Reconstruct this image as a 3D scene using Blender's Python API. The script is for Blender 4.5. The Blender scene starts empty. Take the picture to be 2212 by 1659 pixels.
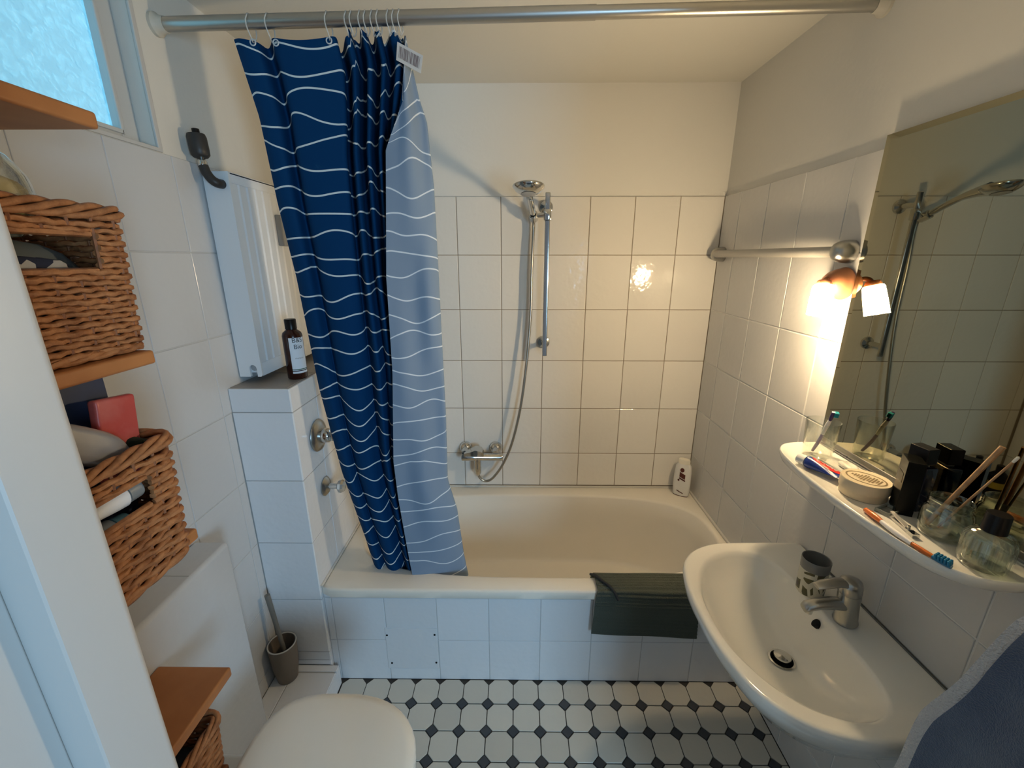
import bpy, bmesh, math, random
from mathutils import Vector, Matrix
random.seed(7)
SC = bpy.context.scene
COL = SC.collection
R = math.radians
PI = math.pi

# ------------------------------------------------------------------ camera
cam_d = bpy.data.cameras.new('camera')
cam_d.sensor_fit = 'HORIZONTAL'; cam_d.sensor_width = 36.0
cam_d.lens = 36.0 * 915.76 / 2212.0
cam_d.clip_start = 0.01
cam = bpy.data.objects.new('camera', cam_d); COL.objects.link(cam)
cam.location = (0, 0, 1.64)
cam.rotation_euler = (R(90 - 16.41), 0, R(0.59))
SC.camera = cam

# ------------------------------------------------------------------ light and exposure
SC.view_settings.view_transform = 'Standard'
SC.view_settings.look = 'None'
SC.view_settings.gamma = 1.0
SC.view_settings.use_curve_mapping = False
SC.view_settings.exposure = 1.35
SC.cycles.max_bounces = 7; SC.cycles.diffuse_bounces = 4; SC.cycles.glossy_bounces = 4
SC.cycles.transmission_bounces = 5; SC.cycles.transparent_max_bounces = 14
SC.cycles.caustics_reflective = False; SC.cycles.caustics_refractive = False
SC.cycles.sample_clamp_indirect = 6.0
LAMP_STRENGTH = 200.0
PANE_STRENGTH = 0.31
world = bpy.data.worlds.new('world'); SC.world = world
world.use_nodes = True
bgn = world.node_tree.nodes['Background']
bgn.inputs[0].default_value = (0.80, 0.88, 1.0, 1); bgn.inputs[1].default_value = 0.075
# daylight from the window of the hall behind the open bathroom door
hl = bpy.data.lights.new('hall_window_daylight', 'AREA')
hl.shape = 'RECTANGLE'; hl.size = 0.5; hl.size_y = 0.9; hl.energy = 14.5; hl.color = (0.42, 0.72, 1.0)
hlo = bpy.data.objects.new('hall_window_daylight', hl); COL.objects.link(hlo)
hlo.location = (1.12, -1.30, 1.30)
hlo.rotation_euler = Vector((-1.4, 2.1, -0.4)).to_track_quat('-Z', 'Y').to_euler()

# ------------------------------------------------------------------ materials
def nt(m):
    m.use_nodes = True
    t = m.node_tree
    return t, t.nodes['Principled BSDF']
def M(name, color, rough=0.5, metal=0.0, bump=None, var=None, spec=0.5, trans=0.0, ior=1.45, alpha=1.0, emit=None, sheen=0.0, coat=0.0, space='Object'):
    m = bpy.data.materials.new(name)
    t, b = nt(m)
    b.inputs['Base Color'].default_value = (*color, 1)
    b.inputs['Roughness'].default_value = rough
    b.inputs['Metallic'].default_value = metal
    b.inputs['Specular IOR Level'].default_value = spec
    b.inputs['Transmission Weight'].default_value = trans
    b.inputs['IOR'].default_value = ior
    b.inputs['Alpha'].default_value = alpha
    b.inputs['Sheen Weight'].default_value = sheen
    b.inputs['Coat Weight'].default_value = coat
    if emit:
        b.inputs['Emission Color'].default_value = (*emit[0], 1); b.inputs['Emission Strength'].default_value = emit[1]
    if bump or var:
        tc = t.nodes.new('ShaderNodeTexCoord')
    if bump:
        n = t.nodes.new('ShaderNodeTexNoise'); n.inputs['Scale'].default_value = bump[0]; n.inputs['Detail'].default_value = bump[2] if len(bump) > 2 else 2
        t.links.new(tc.outputs[space], n.inputs['Vector'])
        bp = t.nodes.new('ShaderNodeBump'); bp.inputs['Strength'].default_value = bump[1]; bp.inputs['Distance'].default_value = 0.01
        t.links.new(n.outputs['Fac'], bp.inputs['Height']); t.links.new(bp.outputs['Normal'], b.inputs['Normal'])
    if var:
        n = t.nodes.new('ShaderNodeTexNoise'); n.inputs['Scale'].default_value = var[0]; n.inputs['Detail'].default_value = 4
        t.links.new(tc.outputs[space], n.inputs['Vector'])
        mx = t.nodes.new('ShaderNodeMixRGB')
        mx.inputs['Color1'].default_value = (*color, 1); mx.inputs['Color2'].default_value = (*var[1], 1)
        cr = t.nodes.new('ShaderNodeValToRGB'); cr.color_ramp.elements[0].position = 0.38; cr.color_ramp.elements[1].position = 0.68
        t.links.new(n.outputs['Fac'], cr.inputs['Fac']); t.links.new(cr.outputs['Color'], mx.inputs['Fac'])
        t.links.new(mx.outputs['Color'], b.inputs['Base Color'])
    return m

def tile_mat(name, c, rough=0.09, rnd=0.03, bump=0.22):
    """glazed tile: slight shade difference from tile to tile, gently wavy glaze"""
    m = bpy.data.materials.new(name); t, b = nt(m)
    oi = t.nodes.new('ShaderNodeObjectInfo'); hsv = t.nodes.new('ShaderNodeHueSaturation')
    mr = t.nodes.new('ShaderNodeMapRange'); mr.inputs['To Min'].default_value = 1 - rnd; mr.inputs['To Max'].default_value = 1 + rnd
    t.links.new(oi.outputs['Random'], mr.inputs['Value']); t.links.new(mr.outputs['Result'], hsv.inputs['Value'])
    hsv.inputs['Color'].default_value = (*c, 1)
    t.links.new(hsv.outputs['Color'], b.inputs['Base Color'])
    b.inputs['Roughness'].default_value = rough
    tc = t.nodes.new('ShaderNodeTexCoord'); n = t.nodes.new('ShaderNodeTexNoise'); n.inputs['Scale'].default_value = 42; n.inputs['Detail'].default_value = 1
    ad = t.nodes.new('ShaderNodeVectorMath'); ad.operation = 'ADD'
    t.links.new(tc.outputs['Object'], ad.inputs[0]); t.links.new(oi.outputs['Location'], ad.inputs[1]); t.links.new(ad.outputs[0], n.inputs['Vector'])
    bp = t.nodes.new('ShaderNodeBump'); bp.inputs['Strength'].default_value = bump; bp.inputs['Distance'].default_value = 0.004
    t.links.new(n.outputs['Fac'], bp.inputs['Height']); t.links.new(bp.outputs['Normal'], b.inputs['Normal'])
    return m

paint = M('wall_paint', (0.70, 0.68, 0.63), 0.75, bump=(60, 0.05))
ceil_m = M('ceiling_paint', (0.70, 0.68, 0.62), 0.8, bump=(60, 0.05))
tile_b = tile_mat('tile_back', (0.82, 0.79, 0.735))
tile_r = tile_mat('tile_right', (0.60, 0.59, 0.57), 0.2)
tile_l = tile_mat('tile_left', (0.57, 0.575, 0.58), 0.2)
tile_w = tile_mat('tile_white', (0.76, 0.77, 0.79), 0.22)
oct_m = tile_mat('floor_octagon', (0.58, 0.56, 0.495), 0.35, 0.07, 0.15)
dot_m = tile_mat('floor_diamond', (0.045, 0.05, 0.058), 0.35, 0.15, 0.15)
grout_brown = M('grout_brown', (0.30, 0.24, 0.175), 0.9)
grout_light = M('grout_light', (0.74, 0.72, 0.68), 0.9)
grout_grey = M('grout_grey', (0.40, 0.40, 0.39), 0.9)
grout_dark = M('grout_dark', (0.045, 0.043, 0.04), 0.9)
enamel = M('enamel', (0.82, 0.77, 0.68), 0.12, coat=0.3)
ceramic = M('ceramic', (0.80, 0.78, 0.715), 0.1, coat=0.4)
chrome = M('chrome', (0.62, 0.62, 0.60), 0.12, 1.0)
chrome_worn = M('chrome_worn', (0.42, 0.42, 0.40), 0.28, 1.0)
steel_brushed = M('steel_brushed', (0.48, 0.47, 0.44), 0.35, 1.0)
hose_m = M('hose_metal', (0.45, 0.42, 0.36), 0.3, 1.0)
white_lacq = M('white_lacquer', (0.76, 0.78, 0.80), 0.35)
white_paint = M('door_paint', (0.55, 0.54, 0.52), 0.4)
white_pl = M('white_plastic', (0.80, 0.79, 0.76), 0.3)
black_pl = M('black_plastic', (0.008, 0.007, 0.007), 0.3, spec=0.25)
dark_pl = M('dark_valve', (0.03, 0.028, 0.027), 0.45)
grey_pl = M('grey_plastic', (0.33, 0.34, 0.35), 0.5)
black = M('black', (0.004, 0.004, 0.004), 0.9)
def thin_glass(name, tint, ior=1.5, boost=1.0):
    m = bpy.data.materials.new(name); m.use_nodes = True; t = m.node_tree; t.nodes.remove(t.nodes['Principled BSDF'])
    tr = t.nodes.new('ShaderNodeBsdfTransparent'); tr.inputs[0].default_value = (*tint, 1)
    gs = t.nodes.new('ShaderNodeBsdfGlossy'); gs.inputs['Roughness'].default_value = 0.03; gs.inputs['Color'].default_value = (0.95, 0.96, 0.93, 1)
    lw = t.nodes.new('ShaderNodeLayerWeight'); lw.inputs['Blend'].default_value = 0.5
    def mth(op, a_, b_=0.0):
        k = t.nodes.new('ShaderNodeMath'); k.operation = op; t.links.new(a_, k.inputs[0]); k.inputs[1].default_value = b_; return k.outputs[0]
    sch = mth('MULTIPLY', mth('POWER', lw.outputs['Facing'], 4.0), 0.75 * boost)
    mu = t.nodes.new('ShaderNodeMath'); mu.operation = 'ADD'; mu.inputs[1].default_value = 0.045 * boost; mu.use_clamp = True
    mx = t.nodes.new('ShaderNodeMixShader')
    t.links.new(sch, mu.inputs[0]); t.links.new(mu.outputs[0], mx.inputs[0]); t.links.new(tr.outputs[0], mx.inputs[1]); t.links.new(gs.outputs[0], mx.inputs[2])
    t.links.new(mx.outputs[0], t.nodes['Material Output'].inputs[0])
    return m
glass = thin_glass('clear_glass', (0.975, 0.985, 0.965), 1.5, 1.7)
jar_glass = thin_glass('jar_glass', (0.93, 0.96, 0.915), 1.55, 2.2)
clear_pl = M('clear_plastic', (0.75, 0.76, 0.74), 0.2, alpha=0.45)
copper = M('terracotta_fitting', (0.50, 0.20, 0.09), 0.3, bump=(40, 0.05))
mat_green = M('mat_green', (0.085, 0.098, 0.078), 0.95, bump=(260, 0.5))
cord_m = M('mat_cord', (0.03, 0.033, 0.036), 0.9)
amber = M('amber_plastic', (0.035, 0.008, 0.004), 0.15)
label_w = M('label_white', (0.78, 0.80, 0.84), 0.6)
ink = M('ink_dark', (0.05, 0.05, 0.055), 0.6)
ink_green = M('ink_green', (0.05, 0.12, 0.08), 0.6)
ink_brown = M('ink_brown', (0.10, 0.022, 0.015), 0.5)
ink_tan = M('ink_tan', (0.17, 0.115, 0.05), 0.6)
ink_white = M('ink_white', (0.85, 0.82, 0.80), 0.5)
ink_gray = M('ink_grey', (0.30, 0.29, 0.27), 0.6)
barcode_m = M('barcode_ink', (0.16, 0.10, 0.10), 0.6)
tube_blue = M('tube_blue', (0.012, 0.035, 0.22), 0.25)
tube_red = M('tube_red', (0.62, 0.025, 0.02), 0.3)
tin_m = M('tin_cream', (0.62, 0.52, 0.36), 0.4)
orange_pl = M('orange_plastic', (0.62, 0.14, 0.015), 0.3)
blue_pl = M('blue_bristle', (0.01, 0.20, 0.36), 0.5)
teal_pl = M('teal_bristle', (0.03, 0.36, 0.42), 0.5)
violet_pl = M('violet_plastic', (0.20, 0.14, 0.30), 0.35)
bamboo = M('bamboo', (0.46, 0.28, 0.14), 0.6, var=(60, (0.36, 0.2, 0.1)))
cotton_m = M('cotton', (0.82, 0.78, 0.68), 1.0)
wood = M('beech', (0.42, 0.17, 0.055), 0.45, var=(9, (0.34, 0.125, 0.036)))
wicker = M('wicker', (0.40, 0.17, 0.065), 0.6, var=(45, (0.24, 0.09, 0.032)), bump=(120, 0.2))
wicker_dark = M('wicker_stake', (0.26, 0.10, 0.04), 0.65)
cloth_dark = M('dark_cloth', (0.02, 0.024, 0.03), 0.95)
cloth_grey = M('grey_cloth', (0.12, 0.14, 0.15), 0.95)
red_m = M('red_packet', (0.42, 0.055, 0.05), 0.35, var=(14, (0.52, 0.16, 0.15)), bump=(18, 0.5))
navy_m = M('navy_card', (0.02, 0.035, 0.085), 0.5)
silver_m = M('silver_pouch', (0.34, 0.33, 0.33), 0.3, metal=0.3, bump=(14, 0.6))
green_dk = M('dark_green_cloth', (0.012, 0.02, 0.01), 0.95)
jar_beige = M('beige_sponge', (0.52, 0.42, 0.22), 0.9, bump=(30, 0.6))
holder_m = M('brush_holder', (0.17, 0.14, 0.11), 0.45)
handle_m = M('brush_handle', (0.16, 0.15, 0.13), 0.4)
perf_blue = M('perfume_blue', (0.006, 0.01, 0.035), 0.08, coat=0.5)
gold_dk = M('dark_gold_label', (0.10, 0.085, 0.035), 0.4)
towel_m = M('towel_blue', (0.17, 0.225, 0.32), 1.0, bump=(420, 1.0, 3), var=(6, (0.10, 0.145, 0.25)), sheen=0.3)
hem_m = M('towel_hem', (0.80, 0.77, 0.75), 1.0, bump=(300, 1.0, 3))
rubber_m = M('sealant', (0.62, 0.60, 0.55), 0.5)

# mirror: dark yellowish silvering
mirror_m = M('mirror_silver', (0.30, 0.29, 0.215), 0.015, 1.0)
mirror_edge = M('mirror_edge', (0.12, 0.14, 0.11), 0.3, 0.4)

# frosted window pane lit by daylight
pane_m = bpy.data.materials.new('frosted_pane'); t, b = nt(pane_m)
b.inputs['Base Color'].default_value = (0.5, 0.7, 0.75, 1); b.inputs['Roughness'].default_value = 0.25
tc = t.nodes.new('ShaderNodeTexCoord'); vo = t.nodes.new('ShaderNodeTexVoronoi'); vo.feature = 'SMOOTH_F1'; vo.inputs['Scale'].default_value = 75
no = t.nodes.new('ShaderNodeTexNoise'); no.inputs['Scale'].default_value = 40
mxv = t.nodes.new('ShaderNodeMixRGB'); mxv.inputs['Fac'].default_value = 0.04
t.links.new(tc.outputs['Object'], no.inputs['Vector']); t.links.new(tc.outputs['Object'], mxv.inputs['Color1']); t.links.new(no.outputs['Color'], mxv.inputs['Color2'])
t.links.new(mxv.outputs['Color'], vo.inputs['Vector'])
cr = t.nodes.new('ShaderNodeValToRGB')
cr.color_ramp.elements[0].position = 0.1; cr.color_ramp.elements[0].color = (0.165, 0.62, 0.93, 1)
cr.color_ramp.elements[1].position = 0.55; cr.color_ramp.elements[1].color = (0.085, 0.43, 0.70, 1)
t.links.new(vo.outputs['Distance'], cr.inputs['Fac']); t.links.new(cr.outputs['Color'], b.inputs['Emission Color'])
b.inputs['Emission Strength'].default_value = PANE_STRENGTH
bp = t.nodes.new('ShaderNodeBump'); bp.inputs['Strength'].default_value = 0.5; bp.inputs['Distance'].default_value = 0.01
t.links.new(vo.outputs['Distance'], bp.inputs['Height']); t.links.new(bp.outputs['Normal'], b.inputs['Normal'])

shade_dimmed_m = M('lit_opal_glass_dimmed', (0.9, 0.85, 0.75), 0.3, emit=((1.0, 0.76, 0.45), LAMP_STRENGTH * 0.13))  # opal glass with emission lowered for the wall-facing half
shade_m = M('lit_opal_glass', (0.9, 0.85, 0.75), 0.3, emit=((1.0, 0.76, 0.45), LAMP_STRENGTH))

def curtain_mat(name, bg, line, lw, rough=0.75, tr=0.0):
    """woven print: thin wavy white lines every few centimetres (uv in metres)"""
    m = bpy.data.materials.new(name); t, b = nt(m)
    uv = t.nodes.new('ShaderNodeUVMap'); uv.uv_map = 'uv'
    sp = t.nodes.new('ShaderNodeSeparateXYZ'); t.links.new(uv.outputs['UV'], sp.inputs[0])
    def math_(op, a, bb=None):
        k = t.nodes.new('ShaderNodeMath'); k.operation = op
        for i, x in enumerate((a, bb)):
            if isinstance(x, (int, float)): k.inputs[i].default_value = x
            elif x is not None: t.links.new(x, k.inputs[i])
        return k.outputs[0]
    rw = math_('DIVIDE', sp.outputs['Y'], 0.060); row = math_('FLOOR', rw); fra = math_('FRACT', rw)
    cb_ = t.nodes.new('ShaderNodeCombineXYZ'); t.links.new(math_('MULTIPLY', sp.outputs['X'], 8.5), cb_.inputs[0]); t.links.new(math_('MULTIPLY', row, 0.83), cb_.inputs[1])
    n = t.nodes.new('ShaderNodeTexNoise'); n.inputs['Scale'].default_value = 1.0; n.inputs['Detail'].default_value = 0.0
    t.links.new(cb_.outputs[0], n.inputs['Vector'])
    off = math_('MULTIPLY', math_('SUBTRACT', n.outputs['Fac'], 0.5), 1.5)
    offc = math_('MAXIMUM', math_('MINIMUM', off, 0.45), -0.45)
    d = math_('ABSOLUTE', math_('SUBTRACT', math_('SUBTRACT', fra, 0.5), offc))
    msk = math_('LESS_THAN', d, lw)
    mx = t.nodes.new('ShaderNodeMixRGB'); mx.inputs['Color1'].default_value = (*bg, 1); mx.inputs['Color2'].default_value = (*line, 1)
    t.links.new(msk, mx.inputs['Fac']); t.links.new(mx.outputs['Color'], b.inputs['Base Color'])
    b.inputs['Roughness'].default_value = rough; b.inputs['Specular IOR Level'].default_value = 0.08
    return m
cur_f = curtain_mat('curtain_print', (0.002, 0.040, 0.125), (0.74, 0.76, 0.74), 0.040)
cur_b = curtain_mat('curtain_reverse', (0.20, 0.27, 0.37), (0.62, 0.68, 0.74), 0.035)

def leaf_mat():
    m = bpy.data.materials.new('leaf_print'); t, b = nt(m)
    tc = t.nodes.new('ShaderNodeTexCoord'); mp = t.nodes.new('ShaderNodeMapping'); mp.inputs['Scale'].default_value = (42, 42, 24); mp.inputs['Rotation'].default_value = (0.5, 0.3, 0)
    v = t.nodes.new('ShaderNodeTexVoronoi'); v.inputs['Scale'].default_value = 1.0; v.feature = 'DISTANCE_TO_EDGE'
    t.links.new(tc.outputs['Object'], mp.inputs['Vector']); t.links.new(mp.outputs['Vector'], v.inputs['Vector'])
    cr = t.nodes.new('ShaderNodeValToRGB'); cr.color_ramp.interpolation = 'CONSTANT'
    cr.color_ramp.elements[0].color = (0.62, 0.58, 0.45, 1); cr.color_ramp.elements[1].position = 0.13; cr.color_ramp.elements[1].color = (0.085, 0.075, 0.025, 1)
    e = cr.color_ramp.elements.new(0.3); e.color = (0.05, 0.03, 0.03, 1)
    t.links.new(v.outputs['Distance'], cr.inputs['Fac']); t.links.new(cr.outputs['Color'], b.inputs['Base Color'])
    b.inputs['Roughness'].default_value = 0.3
    return m
leaf_m = leaf_mat()
def check_cloth():
    m = bpy.data.materials.new('patterned_cloth'); t, b = nt(m)
    tc = t.nodes.new('ShaderNodeTexCoord'); v = t.nodes.new('ShaderNodeTexVoronoi'); v.inputs['Scale'].default_value = 60
    t.links.new(tc.outputs['Object'], v.inputs['Vector'])
    cr = t.nodes.new('ShaderNodeValToRGB'); cr.color_ramp.interpolation = 'CONSTANT'
    cr.color_ramp.elements[0].color = (0.015, 0.02, 0.045, 1); cr.color_ramp.elements[1].position = 0.5; cr.color_ramp.elements[1].color = (0.38, 0.37, 0.36, 1)
    t.links.new(v.outputs['Color'], cr.inputs['Fac']); t.links.new(cr.outputs['Color'], b.inputs['Base Color'])
    b.inputs['Roughness'].default_value = 0.95
    return m
pattern_m = check_cloth()

# ------------------------------------------------------------------ mesh helpers
class MB:
    def __init__(s): s.v = []; s.f = []; s.mi = []; s.cur = 0; s.kinds = set()
    def add(s, vs, fs, kind='o'):
        s.kinds.add(kind); k = len(s.v); s.v += [tuple(x) for x in vs]; s.f += [tuple(i + k for i in f) for f in fs]; s.mi += [s.cur] * len(fs); return s
    def bm(s, bm, kind='o'):
        bm.verts.ensure_lookup_table(); bm.verts.index_update()
        s.add([v.co[:] for v in bm.verts], [[v.index for v in f.verts] for f in bm.faces], kind); bm.free(); return s
    def box(s, a, b, bev=0.0, seg=2, mat=None):
        bm = bmesh.new(); bmesh.ops.create_cube(bm, size=1.0)
        c = [(a[i] + b[i]) / 2 for i in range(3)]; d = [abs(b[i] - a[i]) for i in range(3)]
        for v in bm.verts: v.co = Vector([v.co[i] * d[i] for i in range(3)])
        if bev > 0: bmesh.ops.bevel(bm, geom=bm.edges[:], offset=min(bev, min(d) * 0.49), segments=seg, profile=0.5, affect='EDGES')
        for v in bm.verts:
            q = v.co if mat is None else mat @ v.co
            v.co = Vector(q) + Vector(c)
        return s.bm(bm, 'bb' if bev > 0 else 'b')
    def loft(s, rings, closed=True, cap0=True, cap1=True):
        n = len(rings[0]); vs = [p for r in rings for p in r]; fs = []
        m = n if closed else n - 1
        for i in range(len(rings) - 1):
            for j in range(m):
                k = (j + 1) % n
                fs.append((i * n + j, i * n + k, (i + 1) * n + k, (i + 1) * n + j))
        if closed and cap0: fs.append(tuple(reversed(range(n))))
        if closed and cap1: fs.append(tuple(range((len(rings) - 1) * n, len(rings) * n)))
        return s.add(vs, fs)
    def lathe(s, prof, o=(0, 0, 0), axis=(0, 0, 1), n=32, cap0=True, cap1=True):
        q = Vector((0, 0, 1)).rotation_difference(Vector(axis).normalized()); o = Vector(o)
        rings = []
        for r, h in prof:
            rings.append([(o + q @ Vector((r * math.cos(2 * PI * j / n), r * math.sin(2 * PI * j / n), h)))[:] for j in range(n)])
        return s.loft(rings, True, cap0, cap1)
    def cyl(s, p0, p1, r0, r1=None, n=24):
        p0 = Vector(p0); p1 = Vector(p1); L = (p1 - p0).length
        return s.lathe([(r0, 0), (r0 if r1 is None else r1, L)], p0, p1 - p0, n)
    def tube(s, path, r, n=8, closed=False, cap=True):
        P = [Vector(p) for p in path]; N = len(P)
        tang = []
        for i in range(N):
            a = P[(i - 1) % N] if (closed or i > 0) else P[i]; b_ = P[(i + 1) % N] if (closed or i < N - 1) else P[i]
            tg = (b_ - a); tang.append(tg.normalized() if tg.length > 1e-9 else Vector((0, 0, 1)))
        up = Vector((0, 0, 1)) if abs(tang[0].z) < 0.9 else Vector((1, 0, 0))
        nr = (up - tang[0] * up.dot(tang[0])).normalized(); rings = []
        for i in range(N):
            nr = (nr - tang[i] * nr.dot(tang[i])); nr = nr.normalized() if nr.length > 1e-6 else tang[i].orthogonal().normalized()
            bn = tang[i].cross(nr); rr = r[i] if isinstance(r, (list, tuple)) else r
            rings.append([(P[i] + nr * (rr * math.cos(2 * PI * j / n)) + bn * (rr * math.sin(2 * PI * j / n)))[:] for j in range(n)])
        if closed: rings.append(rings[0])
        return s.loft(rings, True, cap and not closed, cap and not closed)
    def sphere(s, c, r, sc=(1, 1, 1), n=20, m=12):
        prof = [(max(1e-5, r * math.sin(PI * i / m)), -r * math.cos(PI * i / m)) for i in range(m + 1)]
        k = len(s.v); s.lathe(prof, (0, 0, 0), (0, 0, 1), n)
        for i in range(k, len(s.v)):
            p = s.v[i]; s.v[i] = (c[0] + p[0] * sc[0], c[1] + p[1] * sc[1], c[2] + p[2] * sc[2])
        return s
    def xf(s, fn, start=0):
        for i in range(start, len(s.v)): s.v[i] = tuple(fn(Vector(s.v[i])))
        return s
    def mesh(s, name, mats, smooth=True, ang=38, off=(0, 0, 0)):
        me = bpy.data.meshes.new(name)
        me.from_pydata([(v[0] - off[0], v[1] - off[1], v[2] - off[2]) for v in s.v], [], s.f)
        for m in (mats if isinstance(mats, (list, tuple)) else [mats]): me.materials.append(m)
        me.polygons.foreach_set('material_index', s.mi)
        me.polygons.foreach_set('use_smooth', [smooth] * len(me.polygons))
        me.update(); me.validate()
        if smooth and s.kinds == {'bb'}:
            acc_ = [Vector((0, 0, 0)) for _ in me.vertices]
            for p_ in me.polygons:
                for vi in p_.vertices: acc_[vi] += p_.normal * p_.area
            me.normals_split_custom_set_from_vertices([v_.normalized() for v_ in acc_])
        elif smooth: me.set_sharp_from_angle(angle=R(ang))
        return me

def crom(pts, k=6, closed=False):
    """Catmull-Rom through points"""
    P = [Vector(p) for p in pts]; n = len(P); out = []
    rng = n if closed else n - 1
    for i in range(rng):
        p0 = P[(i - 1) % n] if closed or i > 0 else P[0] * 2 - P[1]; p1 = P[i]; p2 = P[(i + 1) % n]
        p3 = P[(i + 2) % n] if closed or i + 2 < n else P[-1] * 2 - P[-2]
        for j in range(k):
            u = j / k
            out.append(0.5 * ((2 * p1) + (p2 - p0) * u + (2 * p0 - 5 * p1 + 4 * p2 - p3) * u * u + (3 * p1 - p0 - 3 * p2 + p3) * u ** 3))
    if not closed: out.append(P[-1])
    return out
def lerp_tab(tab, x):
    tab = sorted(tab)
    if x <= tab[0][0]: return tab[0][1]
    for (a, va), (b_, vb) in zip(tab, tab[1:]):
        if x <= b_: return va + (vb - va) * (x - a) / (b_ - a)
    return tab[-1][1]

def tag(o, label=None, cat=None, group=None, kind=None):
    if label: o['label'] = label
    if cat: o['category'] = cat
    if group: o['group'] = group
    if kind: o['kind'] = kind
    return o
def thing(name, loc, label, cat, group=None):
    o = bpy.data.objects.new(name, None); o.empty_display_size = 0.05; COL.objects.link(o); o.location = loc
    return tag(o, label, cat, group)
def base_of(o):
    p = Vector((0, 0, 0))
    while o: p += o.location; o = o.parent
    return p
def part(name, mb, mat, root, ang=38, label=None, smooth=True):
    """mesh given in world coordinates, stored relative to its thing"""
    off = base_of(root)
    o = bpy.data.objects.new(name, mb.mesh(name, mat, smooth, ang, off)); COL.objects.link(o); o.parent = root
    if label: o['label'] = label
    return o
def solo(name, mb, mat, loc, label, cat, group=None, ang=38, smooth=True):
    o = bpy.data.objects.new(name, mb.mesh(name, mat, smooth, ang, loc)); COL.objects.link(o); o.location = loc
    return tag(o, label, cat, group)
def struct(name, mb, mat, ang=30):
    o = bpy.data.objects.new(name, mb.mesh(name, mat, False)); COL.objects.link(o); return tag(o, kind='structure')
def copy_tree(src, loc, parent=None):
    c = src.copy(); COL.objects.link(c)
    if parent: c.parent = parent
    else: c.location = loc
    for ch in src.children: copy_tree(ch, None, c)
    return c

_tm = {}
def tile_obj(parent, c, U, V, w, h, mat, name='tile', t=0.008, bev=0.0016):
    key = (round(w, 4), round(h, 4), mat.name)
    if key not in _tm:
        mb = MB(); a, b_ = w / 2, h / 2; i = bev
        vs = []
        for (x, y, z) in ((a, b_, -t), (a, b_, -i), (a - i * 0.35, b_ - i * 0.35, -i * 0.35), (a - i, b_ - i, 0)):
            vs.append([(-x, -y, z), (x, -y, z), (x, y, z), (-x, y, z)])
        mb.loft(vs, True, False, True)
        _tm[key] = mb.mesh('tile', mat, False)
    o = bpy.data.objects.new(name, _tm[key]); COL.objects.link(o)
    U = Vector(U); V = Vector(V); N = U.cross(V)
    m = Matrix((U, V, N)).transposed()
    ax = R(random.uniform(-.18, .18)); ay = R(random.uniform(-.18, .18))
    o.matrix_basis = Matrix.Translation(Vector(c)) @ m.to_4x4() @ Matrix.Rotation(ax, 4, 'X') @ Matrix.Rotation(ay, 4, 'Y')
    o.parent = parent
    return o
def tiles(parent, O, U, V, us, vs, mat, gap=0.003, skip=None, name='tile'):
    U_ = Vector(U); V_ = Vector(V); O = Vector(O)
    for a, b_ in zip(us, us[1:]):
        for c, d in zip(vs, vs[1:]):
            if b_ - a < 0.012 or d - c < 0.012: continue
            if skip and skip((a + b_) / 2, (c + d) / 2): continue
            tile_obj(parent, O + U_ * ((a + b_) / 2) + V_ * ((c + d) / 2), U, V, b_ - a - gap, d - c - gap, mat, name)
def cuts(lo, hi, start, step):
    k = math.ceil((lo - start) / step - 1e-6); out = [lo]
    while start + k * step < hi - 1e-6:
        if start + k * step > lo + 0.012: out.append(start + k * step)
        k += 1
    if hi - out[-1] < 0.012: out.pop()
    return out + [hi]

def text_geo(body, size=1.0):
    c = bpy.data.curves.new('text', 'FONT'); c.body = body; c.size = size; c.align_x = 'CENTER'; c.align_y = 'CENTER'
    o = bpy.data.objects.new('text', c); COL.objects.link(o); bpy.context.view_layer.update()
    me = o.evaluated_get(bpy.context.evaluated_depsgraph_get()).to_mesh()
    vs = [v.co[:] for v in me.vertices]; fs = [tuple(p.vertices) for p in me.polygons]
    bpy.data.objects.remove(o); bpy.data.curves.remove(c)
    return vs, fs
def text_mb(body, size, fn):
    vs, fs = text_geo(body, size); mb = MB(); mb.add([tuple(fn(Vector(v))) for v in vs], fs); return mb

# ------------------------------------------------------------------ dimensions of the room
XL, XR, YB, ZC = -0.93, 0.923, 2.043, 2.345
YF0, YF1 = 0.20, 0.355           # front wall with the door opening
TT = 1.908                        # top of the wall tiles
ZROWS = [0.158 + 0.25 * k for k in range(8)]
PL = 0.092                        # raised floor at the toilet
PX = -0.70                        # its edge
GB = 0.009

# ------------------------------------------------------------------ structure
mb = MB(); mb.box((-1.1, -0.9, -0.06), (XR + 0.14, YB + 0.12, -0.0035)); floor = struct('floor', mb, grout_dark)
mb = MB(); mb.box((-1.1, -0.9, ZC), (XR + 0.14, YB + 0.12, ZC + 0.06)); ceiling = struct('ceiling', mb, ceil_m)
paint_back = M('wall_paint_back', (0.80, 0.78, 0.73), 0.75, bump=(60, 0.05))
def tiled_wall(name, boxes_paint, grout_box, gm):
    mb = MB()
    for a, b_ in boxes_paint: mb.cur = 0; mb.box(a, b_)
    mb.cur = 1
    for a, b_ in grout_box: mb.box(a, b_)
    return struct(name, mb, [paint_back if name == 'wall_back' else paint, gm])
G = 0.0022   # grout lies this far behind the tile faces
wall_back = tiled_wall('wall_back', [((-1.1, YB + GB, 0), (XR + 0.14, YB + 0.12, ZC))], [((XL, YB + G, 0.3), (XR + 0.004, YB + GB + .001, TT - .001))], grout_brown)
wall_right = tiled_wall('wall_right', [((XR + GB, YF1, 0), (XR + 0.14, YB + GB, ZC))], [((XR + G, YF1, 0), (XR + GB + .001, YB, TT - .001))], grout_light)
WY0, WY1, WZ0, WZ1 = 0.42, 1.235, 1.918, 2.30
xp = XL - GB
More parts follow.
